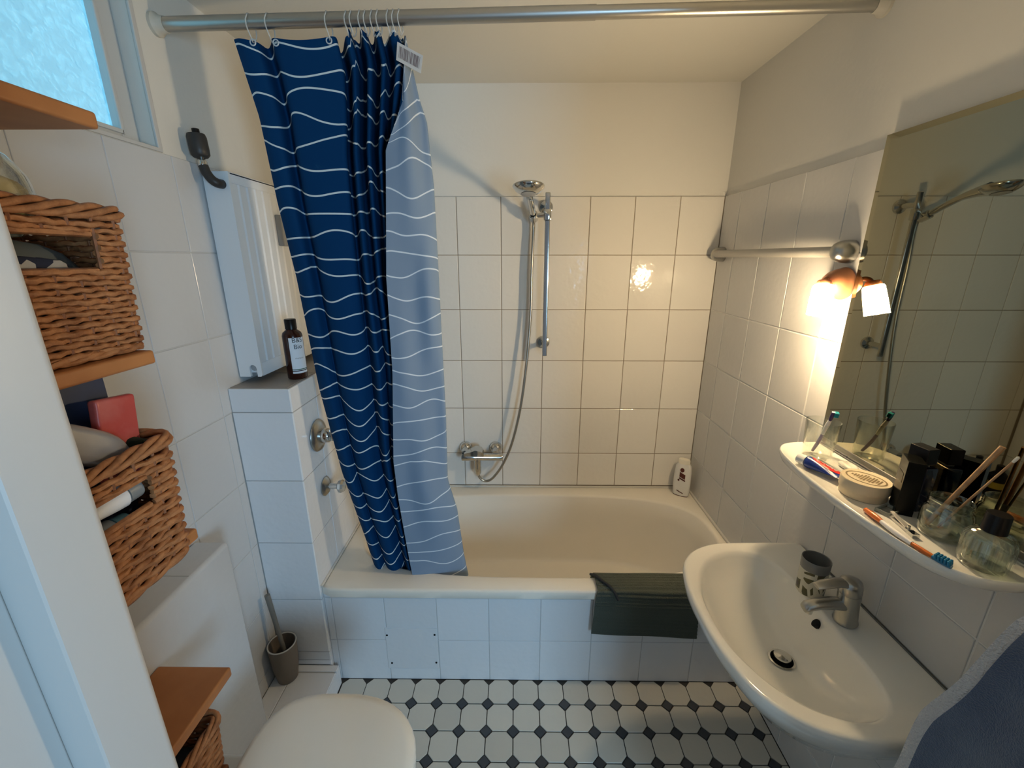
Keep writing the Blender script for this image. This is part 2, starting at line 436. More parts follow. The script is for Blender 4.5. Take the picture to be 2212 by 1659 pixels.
wall_left = tiled_wall('wall_left', [((-1.1, YF1, 0), (xp, YB + GB, WZ0)), ((-1.1, YF1, WZ1), (xp, YB + GB, ZC)), ((-1.1, YF1, WZ0), (xp, WY0, WZ1)), ((-1.1, WY1, WZ0), (xp, YB + GB, WZ1))],
                       [((XL - GB - .001, YF1, 0), (XL - G, YB, TT - .001))], M('grout_pale', (0.52, 0.52, 0.51), 0.9))
mb = MB()
mb.box((-1.1, YF0, 0), (-0.46, YF1, ZC)); mb.box((0.66, YF0, 0), (XR + 0.14, YF1, ZC)); mb.box((-0.46, YF0, 2.12), (0.66, YF1, ZC))
wall_front = struct('wall_front', mb, paint)
# hall behind the door opening
mb = MB(); mb.box((-1.1, -0.9, 0), (-1.04, YF0, ZC)); hall_l = struct('wall_hall', mb, paint)

# tiles on the walls
tiles(wall_back, (0, YB, 0), (1, 0, 0), (0, 0, 1), cuts(-0.72, XR, -0.2711, 0.2), [0.47, 0.658, 0.908, 1.158, 1.408, 1.658, TT], tile_b, 0.003)
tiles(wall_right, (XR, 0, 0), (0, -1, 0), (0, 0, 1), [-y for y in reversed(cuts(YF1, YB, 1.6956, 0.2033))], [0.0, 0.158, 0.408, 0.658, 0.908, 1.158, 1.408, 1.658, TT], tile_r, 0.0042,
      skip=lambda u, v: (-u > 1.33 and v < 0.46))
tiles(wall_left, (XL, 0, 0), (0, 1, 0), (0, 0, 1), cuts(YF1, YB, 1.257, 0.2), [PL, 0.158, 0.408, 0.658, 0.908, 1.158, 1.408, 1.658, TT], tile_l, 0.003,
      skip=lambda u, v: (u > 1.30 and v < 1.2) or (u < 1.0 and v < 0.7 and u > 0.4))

tiles(wall_left, (XL, 0, 0), (0, 1, 0), (0, 0, 1), [1.257, 1.295], [PL, 0.158, 0.408, 0.658, 0.908, 1.158], tile_l, 0.003)
# the boxed-in end wall of the tub (ledge with radiator above)
CX, CY, CZ = -0.73, 1.295, 1.24
mb = MB(); mb.box((XL - .002, CY + G, 0), (CX - G, YB, CZ - 0.004)); wall_col = struct('wall_tub_end', mb, grout_grey)
crow = [PL, PL + 0.024, 0.158, 0.408, 0.658, 0.908, 1.158, CZ]
tiles(wall_col, (0, CY, 0), (1, 0, 0), (0, 0, 1), [XL, CX - .0005], crow, tile_w, 0.003)
tiles(wall_col, (CX, 0, 0), (0, 1, 0), (0, 0, 1), [CY + .0005, 1.463, 1.663, 1.863, YB], [0.0, 0.158, 0.408, 0.658, 0.908, 1.158, CZ], tile_w, 0.003, skip=lambda u, v: v < 0.40 and u > 1.48)
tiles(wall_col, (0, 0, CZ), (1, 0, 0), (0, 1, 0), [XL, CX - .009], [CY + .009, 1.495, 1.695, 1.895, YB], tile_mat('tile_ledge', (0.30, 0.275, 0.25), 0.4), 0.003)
# raised floor
mb = MB(); mb.box((XL, YF1, -0.003), (PX - .008, CY, PL - G)); plat = struct('floor_platform', mb, grout_grey)
tiles(plat, (0, 0, PL), (1, 0, 0), (0, 1, 0), [XL, -0.866, PX], [YF1, 0.668, 0.868, 1.068, 1.262], tile_w, 0.003)
tiles(plat, (0, 0, PL), (1, 0, 0), (0, 1, 0), [XL, PX], [1.265, CY], tile_w, 0.003)
tiles(plat, (PX, 0, 0), (0, 1, 0), (0, 0, 1), [YF1, 0.668, 0.868, 1.068, CY], [0, PL - 0.008], tile_w, 0.002)

# floor octagons and dark diamonds
FP = 0.0984; FX0, FY0 = -0.008, 1.2155
def poly_tile(name, pts, mat, t=0.006, bev=0.0012):
    mb = MB(); rings = []
    for k, z in ((1.0, -t), (1.0, -bev), (1 - bev / 0.045, 0)):
        rings.append([(x * k, y * k, z) for x, y in pts])
    mb.loft(rings, True, False, True); return mb.mesh(name, mat, False)
a = FP / 2 - 0.0016; c = 0.0222
octo = poly_tile('floor_tile', [(a - c, -a), (a, -a + c), (a, a - c), (a - c, a), (-a + c, a), (-a, a - c), (-a, -a + c), (-a + c, -a)], oct_m)
d = 0.0205
diam = poly_tile('floor_inset', [(d, 0), (0, d), (-d, 0), (0, -d)], dot_m)
APY = 1.312   # apron face
def clip_oct(name, x0, y0, mat):
    """octagon cut along the tub apron or the walls"""
    pts = [(a - c, -a), (a, -a + c), (a, a - c), (a - c, a), (-a + c, a), (-a, a - c), (-a, -a + c), (-a + c, -a)]
    def clip(P, f, inter):
        out = []
        for i in range(len(P)):
            p, q = P[i], P[(i + 1) % len(P)]
            if f(p) >= 0: out.append(p)
            if f(p) * f(q) < 0:
                u = f(p) / (f(p) - f(q)); out.append((p[0] + (q[0] - p[0]) * u, p[1] + (q[1] - p[1]) * u))
        return out
    pts = clip(pts, lambda p: (APY - .001) - (p[1] + y0), 0); pts = clip(pts, lambda p: (XR - .002) - (p[0] + x0), 0) if pts else []
    pts = clip(pts, lambda p: (p[0] + x0) - (PX + .001), 0) if pts else []
    if len(pts) < 3: return None
    mb = MB(); mb.add([(x, y, 0) for x, y in pts] + [(x, y, -.006) for x, y in pts], [tuple(range(len(pts)))] + [(i, i + len(pts), (i + 1) % len(pts) + len(pts), (i + 1) % len(pts)) for i in range(len(pts))])
    return mb.mesh(name, mat, False)
for i in range(-8, 11):
    for j in range(-1, 11):
        x = FX0 + FP * (i + 0.5); y = FY0 + FP * (0.5 - j)
        if x - FP / 2 > XR - 0.01 or x + FP / 2 < PX + 0.01 or y - FP / 2 > APY - .006: continue
        me = octo
        if x + a > XR - .002 or x - a < PX + .001 or y + a > APY - .001: me = clip_oct('floor_tile', x, y, oct_m)
        if me:
            o = bpy.data.objects.new('floor_tile', me); COL.objects.link(o); o.location = (x, y, random.uniform(-.0002, .0002)); o.parent = floor
        x = FX0 + FP * i; y = FY0 - FP * j
        if PX + d < x < XR - d and y + d < APY:
            o = bpy.data.objects.new('floor_inset', diam); COL.objects.link(o); o.location = (x, y, 0); o.parent = floor

# ------------------------------------------------------------------ window
win = bpy.data.objects.new('window_1', None); COL.objects.link(win); win.location = (-1.0, (WY0 + WY1) / 2, WZ0); tag(win, kind='structure')
mb = MB(); fx0, fx1, fw = -1.03, -0.985, 0.052
mb.box((fx0, WY1 - fw, WZ0), (fx1, WY1, WZ1), .004); mb.box((fx0, WY0, WZ0), (fx1, WY0 + fw, WZ1), .004)
mb.box((fx0, WY0 + fw, WZ0), (fx1, WY1 - fw, WZ0 + 0.03), .004); mb.box((fx0, WY0 + fw, WZ1 - 0.04), (fx1, WY1 - fw, WZ1), .004)
part('window_frame', mb, white_paint, win)
mb = MB(); mb.box((-1.012, WY0 + fw - .004, WZ0 + .026), (-1.006, WY1 - fw + .004, WZ1 - .036)); part('pane', mb, pane_m, win, smooth=False)
mb = MB()
mb.box((fx1 - .001, WY1 - fw - .006, WZ0 + .022), (fx1 + .006, WY1 - fw + .004, WZ1 - .03), .002)
mb.box((fx1 - .001, WY0 + fw, WZ0 + .022), (fx1 + .006, WY1 - fw, WZ0 + .032), .002)
part('glazing_bead', mb, white_paint, win)
mb = MB(); mb.box((xp - .004, WY1 - .008, WZ0), (xp + .004, WY1 + .006, WZ1), .002); mb.box((xp - .004, WY0, WZ0 - .008), (xp + .004, WY1 + .006, WZ0 + .002), .002)
part('corner_bead', mb, white_paint, win)

# ------------------------------------------------------------------ door lining
door = bpy.data.objects.new('door_1', None); COL.objects.link(door); door.location = (-0.43, 0.28, 0); tag(door, kind='structure')
mb = MB(); prof = [(-0.47, .2855), (-0.4305, .2855), (-0.4035, .2905), (-0.402, .2925), (-0.402, .347), (-0.4025, .350), (-0.404, .353), (-0.407, .3565), (-0.412, .359), (-0.418, .360), (-0.47, .360)]
mb.loft([[(x, y, 0) for x, y in prof], [(x, y, 2.10) for x, y in prof]]); part('door_stop', mb, white_paint, door, 30)
mb = MB(); mb.box((-0.47, 0.06, 0), (-0.428, 0.286, 2.10), .003); part('door_jamb', mb, white_paint, door)
mb = MB(); mb.box((0.66 - .025, 0.19, 0), (0.66, 0.360, 2.12), .004); part('door_jamb', mb, white_paint, door)

# ------------------------------------------------------------------ bathtub and apron
RZ = 0.462
tub = thing('bathtub', (0.097, 1.67, 0), 'cream enamelled built-in bathtub with rounded inner basin below the shower', 'bathtub')
NT = 128
def sup(cx, cy, ax, by, n, z, m=NT):
    out = []
    for j in range(m):
        th = 2 * PI * (j + 0.5) / m; co, si = math.cos(th), math.sin(th)
        # direction scaled so that corners get samples
        dx, dy = ax * co, by * si
        k = (abs(co) ** n + abs(si) ** n) ** (-1.0 / n)
        out.append((cx + dx * k, cy + dy * k, z))
    return out
ox, oy, oax, oby = 0.0955, 1.665, 0.824, 0.376
ix, iy, iax, iby = 0.112, 1.660, 0.772, 0.296
rings = [sup(ox, oy, oax - .004, oby - .004, 60, RZ - 0.04), sup(ox, oy, oax, oby, 60, RZ - 0.036), sup(ox, oy, oax, oby, 60, RZ - 0.010), sup(ox, oy, oax - .003, oby - .003, 60, RZ - 0.003), sup(ox, oy, oax - .010, oby - .010, 60, RZ)]
rings += [sup(ix, iy, iax + .012, iby + .012, 3.0, RZ), sup(ix, iy, iax + .004, iby + .004, 3.0, RZ - .002), sup(ix, iy, iax - .004, iby - .004, 3.0, RZ - .010)]
for k in range(1, 9):
    u = k / 8; sh = u ** 2.2
    rings.append(sup(ix + 0.02 * u, iy, iax - .004 - .10 * u - 0.05 * sh, iby - .004 - .035 * u - .02 * sh, 3.0, RZ - .012 - 0.36 * math.sin(u * PI / 2) ** 0.85))
rings.append(sup(ix + 0.03, iy, 0.5, 0.17, 2.6, RZ - .380)); rings.append(sup(ix + 0.03, iy, 0.2, 0.08, 2.2, RZ - .384))
mb = MB(); mb.loft(rings, True, False, True); part('tub_body', mb, enamel, tub, 45)
mb = MB(); mb.lathe([(0.001, 0), (0.03, 0), (0.032, .002), (0.03, .004), (0.001, .005)], (ix - .45, iy, RZ - .383), (0, 0, 1), 20); part('drain', mb, chrome, tub)
mb = MB(); mb.tube([(CX + .004, YB - .006, RZ + .002), (XR - .004, YB - .006, RZ + .002)], .006, 8); mb.tube([(XR - .004, YB - .006, RZ + .002), (XR - .004, 1.30, RZ + .002)], .006, 8)
mb.tube([(CX + .003, 1.30, RZ + .002), (CX + .003, YB - .006, RZ + .002)], .005, 8); part('sealant', mb, rubber_m, tub)

mb = MB(); mb.box((CX, APY + G, 0), (XR, APY + 0.02, RZ - .041)); apron = struct('wall_tub_apron', mb, M('grout_white', (0.55, 0.55, 0.55), 0.9))
ax_cuts = cuts(CX, XR, -0.304, 0.2)
tiles(apron, (0, APY, 0), (1, 0, 0), (0, 0, 1), ax_cuts, [0.0, 0.200, RZ - 0.059], tile_w, 0.0025, skip=lambda u, v: -0.51 < u < -0.30 and v < 0.2)
tiles(apron, (0, APY, 0), (1, 0, 0), (0, 0, 1), [ -0.504, -0.304], [0.0, 0.058], tile_w, 0.0025)
tiles(apron, (0, APY, 0), (1, 0, 0), (0, 0, 1), ax_cuts, [RZ - 0.057, RZ - .041], tile_w, 0.0015)
ap = MB(); ap.box((-0.510, APY - .003, 0.060), (-0.306, APY + .006, 0.262), .0015)
acc = part('access_panel', ap, tile_w, apron, label='square access tile held by four screws')
for (x, z) in ((-0.503, .228), (-0.316, .232), (-0.494, .088), (-0.316, .092)):
    mb = MB(); mb.lathe([(.0001, 0), (.0042, 0), (.0038, .0018), (.0001, .0022)], (x, APY - .003, z), (0, -1, 0), 10); part('screw', mb, black, acc)

# ------------------------------------------------------------------ shower set
sr = thing('shower_rail', (0.13, YB, 1.55), 'chrome vertical shower rail on the back wall with round end mounts', 'shower rail')
mb = MB(); mb.box((0.121, 1.943, 1.203), (0.143, 1.957, 1.912), .004); part('rail', mb, chrome, sr)
for z in (1.253, 1.862):
    mb = MB(); mb.lathe([(.001, 0), (.029, 0), (.030, .004), (.028, .010), (.012, .016), (.010, .09), (.001, .09)], (0.132, YB - .0005, z), (0, -1, 0), 24); part('mount', mb, chrome, sr)
mb = MB(); mb.box((0.116, 1.937, 1.798), (0.148, 1.963, 1.845), .006); mb.cyl((0.13, 1.952, 1.822), (0.080, 1.966, 1.820), .010, .010, 16)
h0 = Vector((0.073, 1.966, 1.817)); hd_dir = Vector((-.020, -.135, .062)).normalized()
mb.lathe([(.0135, -.020), (.0185, -.020), (.0195, .018), (.014, .020)], h0, hd_dir, 18, False, False); part('slider', mb, chrome, sr)
hs = thing('hand_shower', (0.072, 1.98, 1.80), 'chrome hand shower with round head held on the rail', 'hand shower')
hpath = crom([(0.0745, 1.990, 1.806), tuple(h0), (0.062, 1.905, 1.850), (0.053, 1.850, 1.876), (0.0475, 1.800, 1.888), (0.045, 1.755, 1.894)], 6)
mb = MB(); mb.tube(hpath, [.0105] * 6 + [.0125] * 12 + [.0125 + .001 * k for k in range(13)], 18); part('handle', mb, chrome, hs, 60)
hc = Vector((0.044, 1.717, 1.892)); fn = Vector((0, .155, 1)).normalized()
mb = MB(); mb.lathe([(.001, -.024), (.018, -.023), (.036, -.017), (.050, -.007), (.0585, .003), (.060, .008), (.058, .011), (.052, .0125), (.001, .013)], hc, fn, 40); part('head', mb, chrome, hs, 60)
mb = MB(); mb.lathe([(.001, -.0245), (.016, -.0238), (.030, -.0205)], hc, fn, 32, True, False); part('spray_face', mb, grey_pl, hs)
mb = MB()
hose = [Vector((0.0742, 1.988, 1.807)), Vector((0.0745, 2.000, 1.765)), Vector((0.069, 1.995, 1.60)), Vector((0.0635, 1.990, 1.345)), Vector((0.032, 1.975, 1.01)), Vector((-0.012, 1.972, 0.78)), Vector((-0.060, 1.97, 0.645)), Vector((-0.118, 1.968, 0.555)), Vector((-0.160, 1.968, 0.535)), Vector((-0.190, 1.968, 0.560)), Vector((-0.196, 1.968, 0.605))]
mb.tube(crom(hose, 8), 0.0066, 10); sh = solo('shower_hose', mb, hose_m, (0.0, 1.98, 1.2), 'flexible metal shower hose curving down from hand shower to bath mixer', 'hose')

mx = thing('bath_mixer_tap', (-0.17, YB, 0.69), 'chrome wall-mounted bath mixer tap above the tub edge', 'tap')
mb = MB(); mb.lathe([(.001, 0), (.017, 0), (.0205, .003), (.0205, .075), (.019, .078), (.019, .205), (.0165, .210), (.001, .211)], (-0.277, 1.968, 0.672), (1, 0, 0), 12); part('body', mb, chrome, mx, 30)
for x in (-0.262, -0.105):
    mb = MB(); mb.lathe([(.001, 0), (.033, 0), (.034, .006), (.030, .020), (.018, .030), (.014, .075), (.001, .075)], (x, YB - .0005, 0.692), (0, -1, 0), 24); part('wall_flange', mb, chrome, mx)
mb = MB(); mb.loft([[(-0.262, 1.972, .688), (-0.262, 1.945, .688), (-0.262, 1.945, .700), (-0.262, 1.972, .702)], [(-0.235, 1.978, .690), (-0.235, 1.94, .690), (-0.235, 1.94, .708), (-0.235, 1.978, .712)],
    [(-0.205, 1.985, .690), (-0.205, 1.935, .690), (-0.205, 1.935, .722), (-0.205, 1.985, .728)], [(-0.175, 1.982, .688), (-0.175, 1.935, .688), (-0.175, 1.935, .716), (-0.175, 1.982, .722)], [(-0.163, 1.976, .684), (-0.163, 1.945, .684), (-0.163, 1.945, .700), (-0.163, 1.976, .704)]])
part('lever', mb, chrome, mx, 50)
mb = MB(); mb.lathe([(.001, 0), (.017, 0), (.018, .02), (.017, .05), (.018, .055), (.017, .085), (.008, .10), (.001, .10)], (-0.196, 1.968, 0.668), (0, 0, -1), 18); part('spout', mb, chrome, mx)

# ------------------------------------------------------------------ taps on the tub end wall
tv = thing('wall_thermostat', (CX, 1.432, 1.02), 'round chrome shower valve plate on the tiled ledge side', 'valve')
mb = MB(); mb.lathe([(.001, 0), (.058, 0), (.060, .004), (.056, .010), (.040, .016), (.034, .018), (.001, .018)], (CX + .0005, 1.432, 1.02), (1, 0, 0), 36); part('plate', mb, chrome_worn, tv)
mb = MB(); mb.lathe([(.001, .016), (.026, .016), (.028, .02), (.026, .045), (.022, .05), (.001, .05)], (CX, 1.432, 1.02), (1, 0, 0), 20); mb.box((CX + .045, 1.424, 1.0), (CX + .062, 1.440, 1.045), .004); part('knob', mb, chrome, tv)
sv = thing('stop_valve', (CX, 1.437, 0.808), 'small chrome stop valve with cross knob below the valve plate', 'valve')
mb = MB(); mb.lathe([(.001, 0), (.036, 0), (.037, .004), (.028, .012), (.014, .018), (.001, .018)], (CX + .0005, 1.437, .808), (1, 0, 0), 28); part('flange', mb, chrome_worn, sv)
mb = MB(); mb.lathe([(.011, .014), (.011, .055)], (CX, 1.437, .808), (1, 0, 0), 16); part('stem', mb, chrome, sv)
mb = MB(); mb.lathe([(.001, .050), (.016, .050), (.024, .056), (.026, .066), (.020, .074), (.001, .076)], (CX, 1.437, .808), (1, 0, 0), 8); part('knob', mb, chrome, sv, 30)

# ------------------------------------------------------------------ radiator with valve and meter
rd = thing('radiator', (-0.888, 1.64, 1.255), 'white panel radiator with vertical grooves above the tiled ledge', 'radiator')
rx0, rx1, ry0, ry1, rz0, rz1 = -0.922, -0.852, 1.362, 1.94, 1.262, 1.888
mb = MB(); mb.box((rx0, ry0 + .012, rz0 + .01), (rx1 - .006, ry1 - .012, rz1 - .01), .003); part('body', mb, white_lacq, rd)
# near end cover with the notch for the plug
mb = MB()
out = [(rx0 - .004, rz0), (-0.890, rz0), (-0.890, rz0 + .028)]
for k in range(1, 8): out.append((-0.878 - .012 * math.cos(PI * k / 8), rz0 + .028 + .012 * math.sin(PI * k / 8)))
out += [(-0.866, rz0 + .028), (-0.866, rz0), (rx1 - .003, rz0), (rx1 + .002, rz0 + .006), (rx1 + .002, rz1), (rx0 - .004, rz1)]
mb.loft([[(x, ry0, z) for x, z in out], [(x, ry0 + .010, z) for x, z in out]]); part('end_cover', mb, white_lacq, rd, 30)
mb = MB(); mb.loft([[(x, ry1 - .010, z) for x, z in out], [(x, ry1, z) for x, z in out]]); part('end_cover', mb, white_lacq, rd, 30)
mb = MB(); mb.lathe([(.001, 0), (.010, 0), (.010, .006), (.001, .007)], (-0.878, ry0 + .013, rz0 + .028), (0, -1, 0), 12); part('plug', mb, grey_pl, rd)
# grooved front panel
mb = MB(); prof = []; y = ry0 + .010
prof.append((y, 0)); y += .022
while y < ry1 - .05:
    prof += [(y, 0), (y + .005, -.0035), (y + .013, -.0035), (y + .018, 0)]; y += .042
prof.append((ry1 - .010, 0))
for (z0, z1, top) in ((rz0 + .045, rz1 - .03, 0),):
    mb.loft([[(rx1 + d_, yy, z0) for yy, d_ in prof], [(rx1 + d_, yy, z1) for yy, d_ in prof]], closed=False)
mb.box((rx1 - .008, ry0 + .010, rz0), (rx1, ry1 - .010, rz0 + .045), .002); mb.box((rx1 - .008, ry0 + .010, rz1 - .03), (rx1, ry1 - .010, rz1), .002)
part('front_panel', mb, white_lacq, rd, 25)
mb = MB()
for k in range(16): mb.box((rx0 + .006, ry0 + .02 + k * .034, rz1 - .008), (rx1 - .010, ry0 + .036 + k * .034, rz1 - .004))
mb.box((rx0, ry0 + .01, rz1 - .006), (rx0 + .008, ry1 - .01, rz1), .001); mb.box((rx1 - .012, ry0 + .01, rz1 - .006), (rx1, ry1 - .01, rz1), .001)
part('top_grille', mb, white_lacq, rd)
hm = thing('heat_meter', (rx1, 1.61, 1.70), 'small grey heat meter clipped on the radiator front', 'meter')
mb = MB(); mb.box((rx1 - .001, 1.588, 1.685), (rx1 + .022, 1.632, 1.79), .004); part('case', mb, grey_pl, hm)
mb = MB(); mb.box((rx1 + .0215, 1.598, 1.755), (rx1 + .0228, 1.622, 1.775)); part('display', mb, black_pl, hm)
tvv = thing('radiator_valve', (-0.885, 1.345, 1.85), 'black radiator thermostat head on a dark pipe elbow beside the window', 'valve')
mb = MB(); mb.tube(crom([(-0.872, 1.362, 1.853), (-0.874, 1.343, 1.853), (-0.884, 1.336, 1.862), (-0.895, 1.335, 1.880), (-0.900, 1.335, 1.897)], 6), [.013] * 25, 14); part('pipe_elbow', mb, dark_pl, tvv)
mb = MB(); mb.lathe([(.0115, 0), (.0125, .004), (.0125, .012), (.010, .016), (.010, .03)], (-0.9005, 1.335, 1.895), (-.05, 0, 1), 18); part('collar', mb, chrome, tvv)
mb = MB(); mb.lathe([(.001, 0), (.018, 0), (.0235, .006), (.0245, .020), (.0245, .052), (.022, .060), (.001, .062)], (-0.9015, 1.335, 1.918), (-.05, 0, 1), 20); part('thermostat_head', mb, dark_pl, tvv, 50)
mb = MB(); mb.lathe([(.001, 0), (.0095, 0), (.0095, .012), (.001, .013)], (-0.903, 1.335, 1.979), (-.05, 0, 1), 14); part('cap', mb, black_pl, tvv)

# ------------------------------------------------------------------ brown bottle on the ledge
bt = thing('brown_bottle', (-0.768, 1.43, CZ), 'dark brown shampoo bottle with black cap and white label on the ledge', 'bottle')
bxc, byc = -0.768, 1.432
mb = MB(); mb.lathe([(.001, .0), (.029, .0), (.032, .004), (.032, .150), (.029, .160), (.017, .170), (.015, .176), (.001, .176)], (bxc, byc, CZ), (0, 0, 1), 32); part('flask', mb, amber, bt)
mb = MB(); mb.lathe([(.001, .172), (.0185, .172), (.0185, .204), (.017, .206), (.001, .206)], (bxc, byc, CZ), (0, 0, 1), 24); part('cap', mb, black_pl, bt)
def on_cyl(cx, cy, z0, r, ang0):
    return lambda v: (cx + r * math.cos(ang0 + v[0] / r), cy + r * math.sin(ang0 + v[0] / r), z0 + v[1])
LA = R(-38)
def cyl_patch(fn, w, z0, z1, n=10):
    m_ = MB(); m_.loft([[fn((-w / 2 + w * i / n, z0)) for i in range(n + 1)], [fn((-w / 2 + w * i / n, z1)) for i in range(n + 1)]], closed=False); return m_
lb = part('label', cyl_patch(on_cyl(bxc, byc, CZ, .0324, LA), .055, .032, .145), label_w, bt)
part('label_stripe', cyl_patch(on_cyl(bxc, byc, CZ, .0326, LA), .055, .034, .037, 10), ink_green, lb)
part('label_band', cyl_patch(on_cyl(bxc, byc, CZ, .0324, LA), .055, .022, .029), label_w, bt)
part('lettering', text_mb('B&S\nBio', .022, on_cyl(bxc, byc, CZ + .125, .0327, LA)), ink, lb)
part('lettering', text_mb('shampoo', .008, on_cyl(bxc, byc, CZ + .075, .0327, LA)), ink_gray, lb)

# ------------------------------------------------------------------ white bottle on the tub corner
wb = thing('white_bottle', (0.865, 1.965, RZ), 'white oval shower gel bottle with brown print in the tub corner', 'bottle')
WB = Matrix.Translation((0.858, 1.968, RZ)) @ Matrix.Rotation(R(-32), 4, 'Z')
def ell(rx, ry, z, n=32, p=2.4):
    o_ = []
    for j in range(n):
        th = 2 * PI * j / n; co, si = math.cos(th), math.sin(th); k = (abs(co) ** p + abs(si) ** p) ** (-1 / p)
        o_.append((WB @ Vector((rx * co * k, ry * si * k, z)))[:])
    return o_
mb = MB(); mb.loft([ell(.036, .017, 0), ell(.040, .020, .006), ell(.042, .022, .06), ell(.041, .022, .13), ell(.038, .021, .165), ell(.030, .018, .180)]); part('flask', mb, white_pl, wb)
mb = MB(); mb.loft([ell(.029, .0175, .179), ell(.029, .0175, .197), ell(.026, .015, .203)]); part('cap', mb, M('cap_cream', (0.83, 0.79, 0.68), 0.35), wb)
mb = MB(); mb.loft([ell(.0372, .0182, 0.0), ell(.0392, .0195, .004)], True, False, False); part('base_ring', mb, ink_brown, wb)
def wbf(v): return (WB @ Vector((v[0], -.0232 + 0.35 * v[0] ** 2 * 14, v[1])))[:]
def strip(x0, x1, z0, z1, sk, n=8):
    m_ = MB(); m_.loft([[wbf((x0 + (x1 - x0) * i / n, z0 - sk * i / n)) for i in range(n + 1)], [wbf((x0 + (x1 - x0) * i / n, z1 - sk * i / n)) for i in range(n + 1)]], closed=False); return m_
for args in ((-.012, .016, .112, .138, .012), (-.012, .018, .100, .108, .012), (-.018, .014, .030, .035, .012)):
    part('print', strip(*args), ink_brown, wb)
mb = MB(); mb.add([wbf((-.001 + .010 * math.cos(2 * PI * k / 16), .150 + .012 * math.sin(2 * PI * k / 16))) for k in range(16)], [tuple(range(16))]); part('print', mb, ink_brown, wb)
mb = MB(); mb.add([wbf((-.014 + .005 * math.cos(2 * PI * k / 12), .092 + .006 * math.sin(2 * PI * k / 12))) for k in range(12)], [tuple(range(12))]); part('print', mb, ink_brown, wb)

# two more bottles stand on the back edge behind the curtain, seen in the mirror
def small_bottle(x, y, z, r, h, col, capm, label, band=None):
    o = thing('shower_bottle', (x, y, z), label, 'bottle')
    m_ = MB(); m_.lathe([(.001, 0), (r, 0), (r * 1.05, .004), (r * 1.05, h * .7), (r * .6, h * .8), (.001, h * .8)], (x, y, z), (0, 0, 1), 24); part('flask', m_, col, o)
    m_ = MB(); m_.lathe([(.001, h * .79), (r * .5, h * .79), (r * .5, h), (.001, h)], (x, y, z), (0, 0, 1), 20); part('cap', m_, capm, o)
    if band: part('label_band', cyl_patch(on_cyl(x, y, z, r * 1.06, R(-60)), r * 3, h * .3, h * .5, 14), band, o)
small_bottle(-0.53, 1.985, RZ, .026, .22, white_pl, black_pl, 'white bottle with black cap behind the curtain on the tub edge')
small_bottle(-0.645, 1.975, RZ, .034, .17, black_pl, black_pl, 'black bottle with yellow band behind the curtain on the tub edge', M('yellow_band', (0.45, 0.33, 0.05), 0.5))

# ------------------------------------------------------------------ bath mat over the tub rim
mt = thing('bath_mat', (0.5, 1.29, RZ), 'dark green ribbed bath mat folded over the front tub rim', 'bath mat')
path = [(1.43, .395), (1.405, .43), (1.375, .462), (1.362, .4675), (1.34, .4685), (1.30, .4685), (1.289, .467), (1.2835, .461), (1.2825, .44), (1.284, .36), (1.290, .268)]
pp = crom([(p_[0], p_[1], 0) for p_ in path], 12)
L = [0]
for q0, q1 in zip(pp, pp[1:]): L.append(L[-1] + (q1 - q0).length)
nx = 24; front = []; back = []
for i, q in enumerate(pp):
    tq = (pp[min(i + 1, len(pp) - 1)] - pp[max(i - 1, 0)]).normalized(); nq = Vector((tq.y, -tq.x, 0))
    if nq.y < 0 and q.x > 1.30: nq = -nq
    if q.x <= 1.30 and nq.x > 0: nq = -nq
    rib = 0.0022 * math.sin(L[i] * 2 * PI / 0.0135)
    fr = []; bk = []
    for j in range(nx + 1):
        u = j / nx; skew = 0.010 * max(0, i / len(pp) - .6) * 2.5
        x = 0.303 + (0.66 - 0.303) * u + (-.014 + .045 * u) * max(0, (i / (len(pp) - 1) - .62)) / .38
        w_ = 0.0015 * math.sin(u * 9 + i * .1)
        z_ = -0.018 * u * max(0, (i / (len(pp) - 1) - .5)) * 2
        fr.append((x, q.x + nq.x * (.006 + rib + w_), q.y + nq.y * (.006 + rib) + z_)); bk.append((x, q.x + nq.x * .0005, q.y + nq.y * .0005 + z_))
    front.append(fr); back.append(bk)
mb = MB(); mb.loft([f + list(reversed(b_)) for f, b_ in zip(front, back)], True, True, True); part('mat_body', mb, mat_green, mt, 60)
mb = MB(); mb.tube(crom([(0.290, 1.372, .468), (0.305, 1.350, .481), (0.325, 1.322, .482), (0.348, 1.292, .482), (0.362, 1.277, .470), (0.377, 1.272, .44)], 8), .0052, 8); part('hanging_loop', mb, cord_m, mt)

# ------------------------------------------------------------------ curtain rod, rings, curtain
ZRL, ZRR, YR = 2.223, 2.257, 1.307
rod_z = lambda x: ZRL + (ZRR - ZRL) * (x - xp) / (XR + GB - xp)
cap_m = M('rod_cap', (0.55, 0.52, 0.45), 0.5)
rod = thing('curtain_rod', (0, YR, 2.24), 'grey metal shower curtain rod spanning the room below the ceiling', 'rod')
mb = MB(); mb.cyl((xp + .004, YR, rod_z(xp)), (0.20, YR, rod_z(0.20)), .0165, .0165, 24); part('tube', mb, steel_brushed, rod)
mb = MB(); mb.cyl((0.20, YR, rod_z(0.20)), (XR + GB - .004, YR, rod_z(XR + GB)), .0152, .0152, 24); part('tube', mb, steel_brushed, rod)
mb = MB(); mb.lathe([(.001, 0), (.027, 0), (.027, .008), (.020, .016), (.018, .03)], (xp, YR, rod_z(xp)), (1, 0, 0), 24); part('end_cap', mb, cap_m, rod)
mb = MB(); mb.lathe([(.001, 0), (.027, 0), (.027, .008), (.020, .016), (.017, .03)], (XR + GB, YR, rod_z(XR)), (-1, 0, 0), 24); part('end_cap', mb, cap_m, rod)

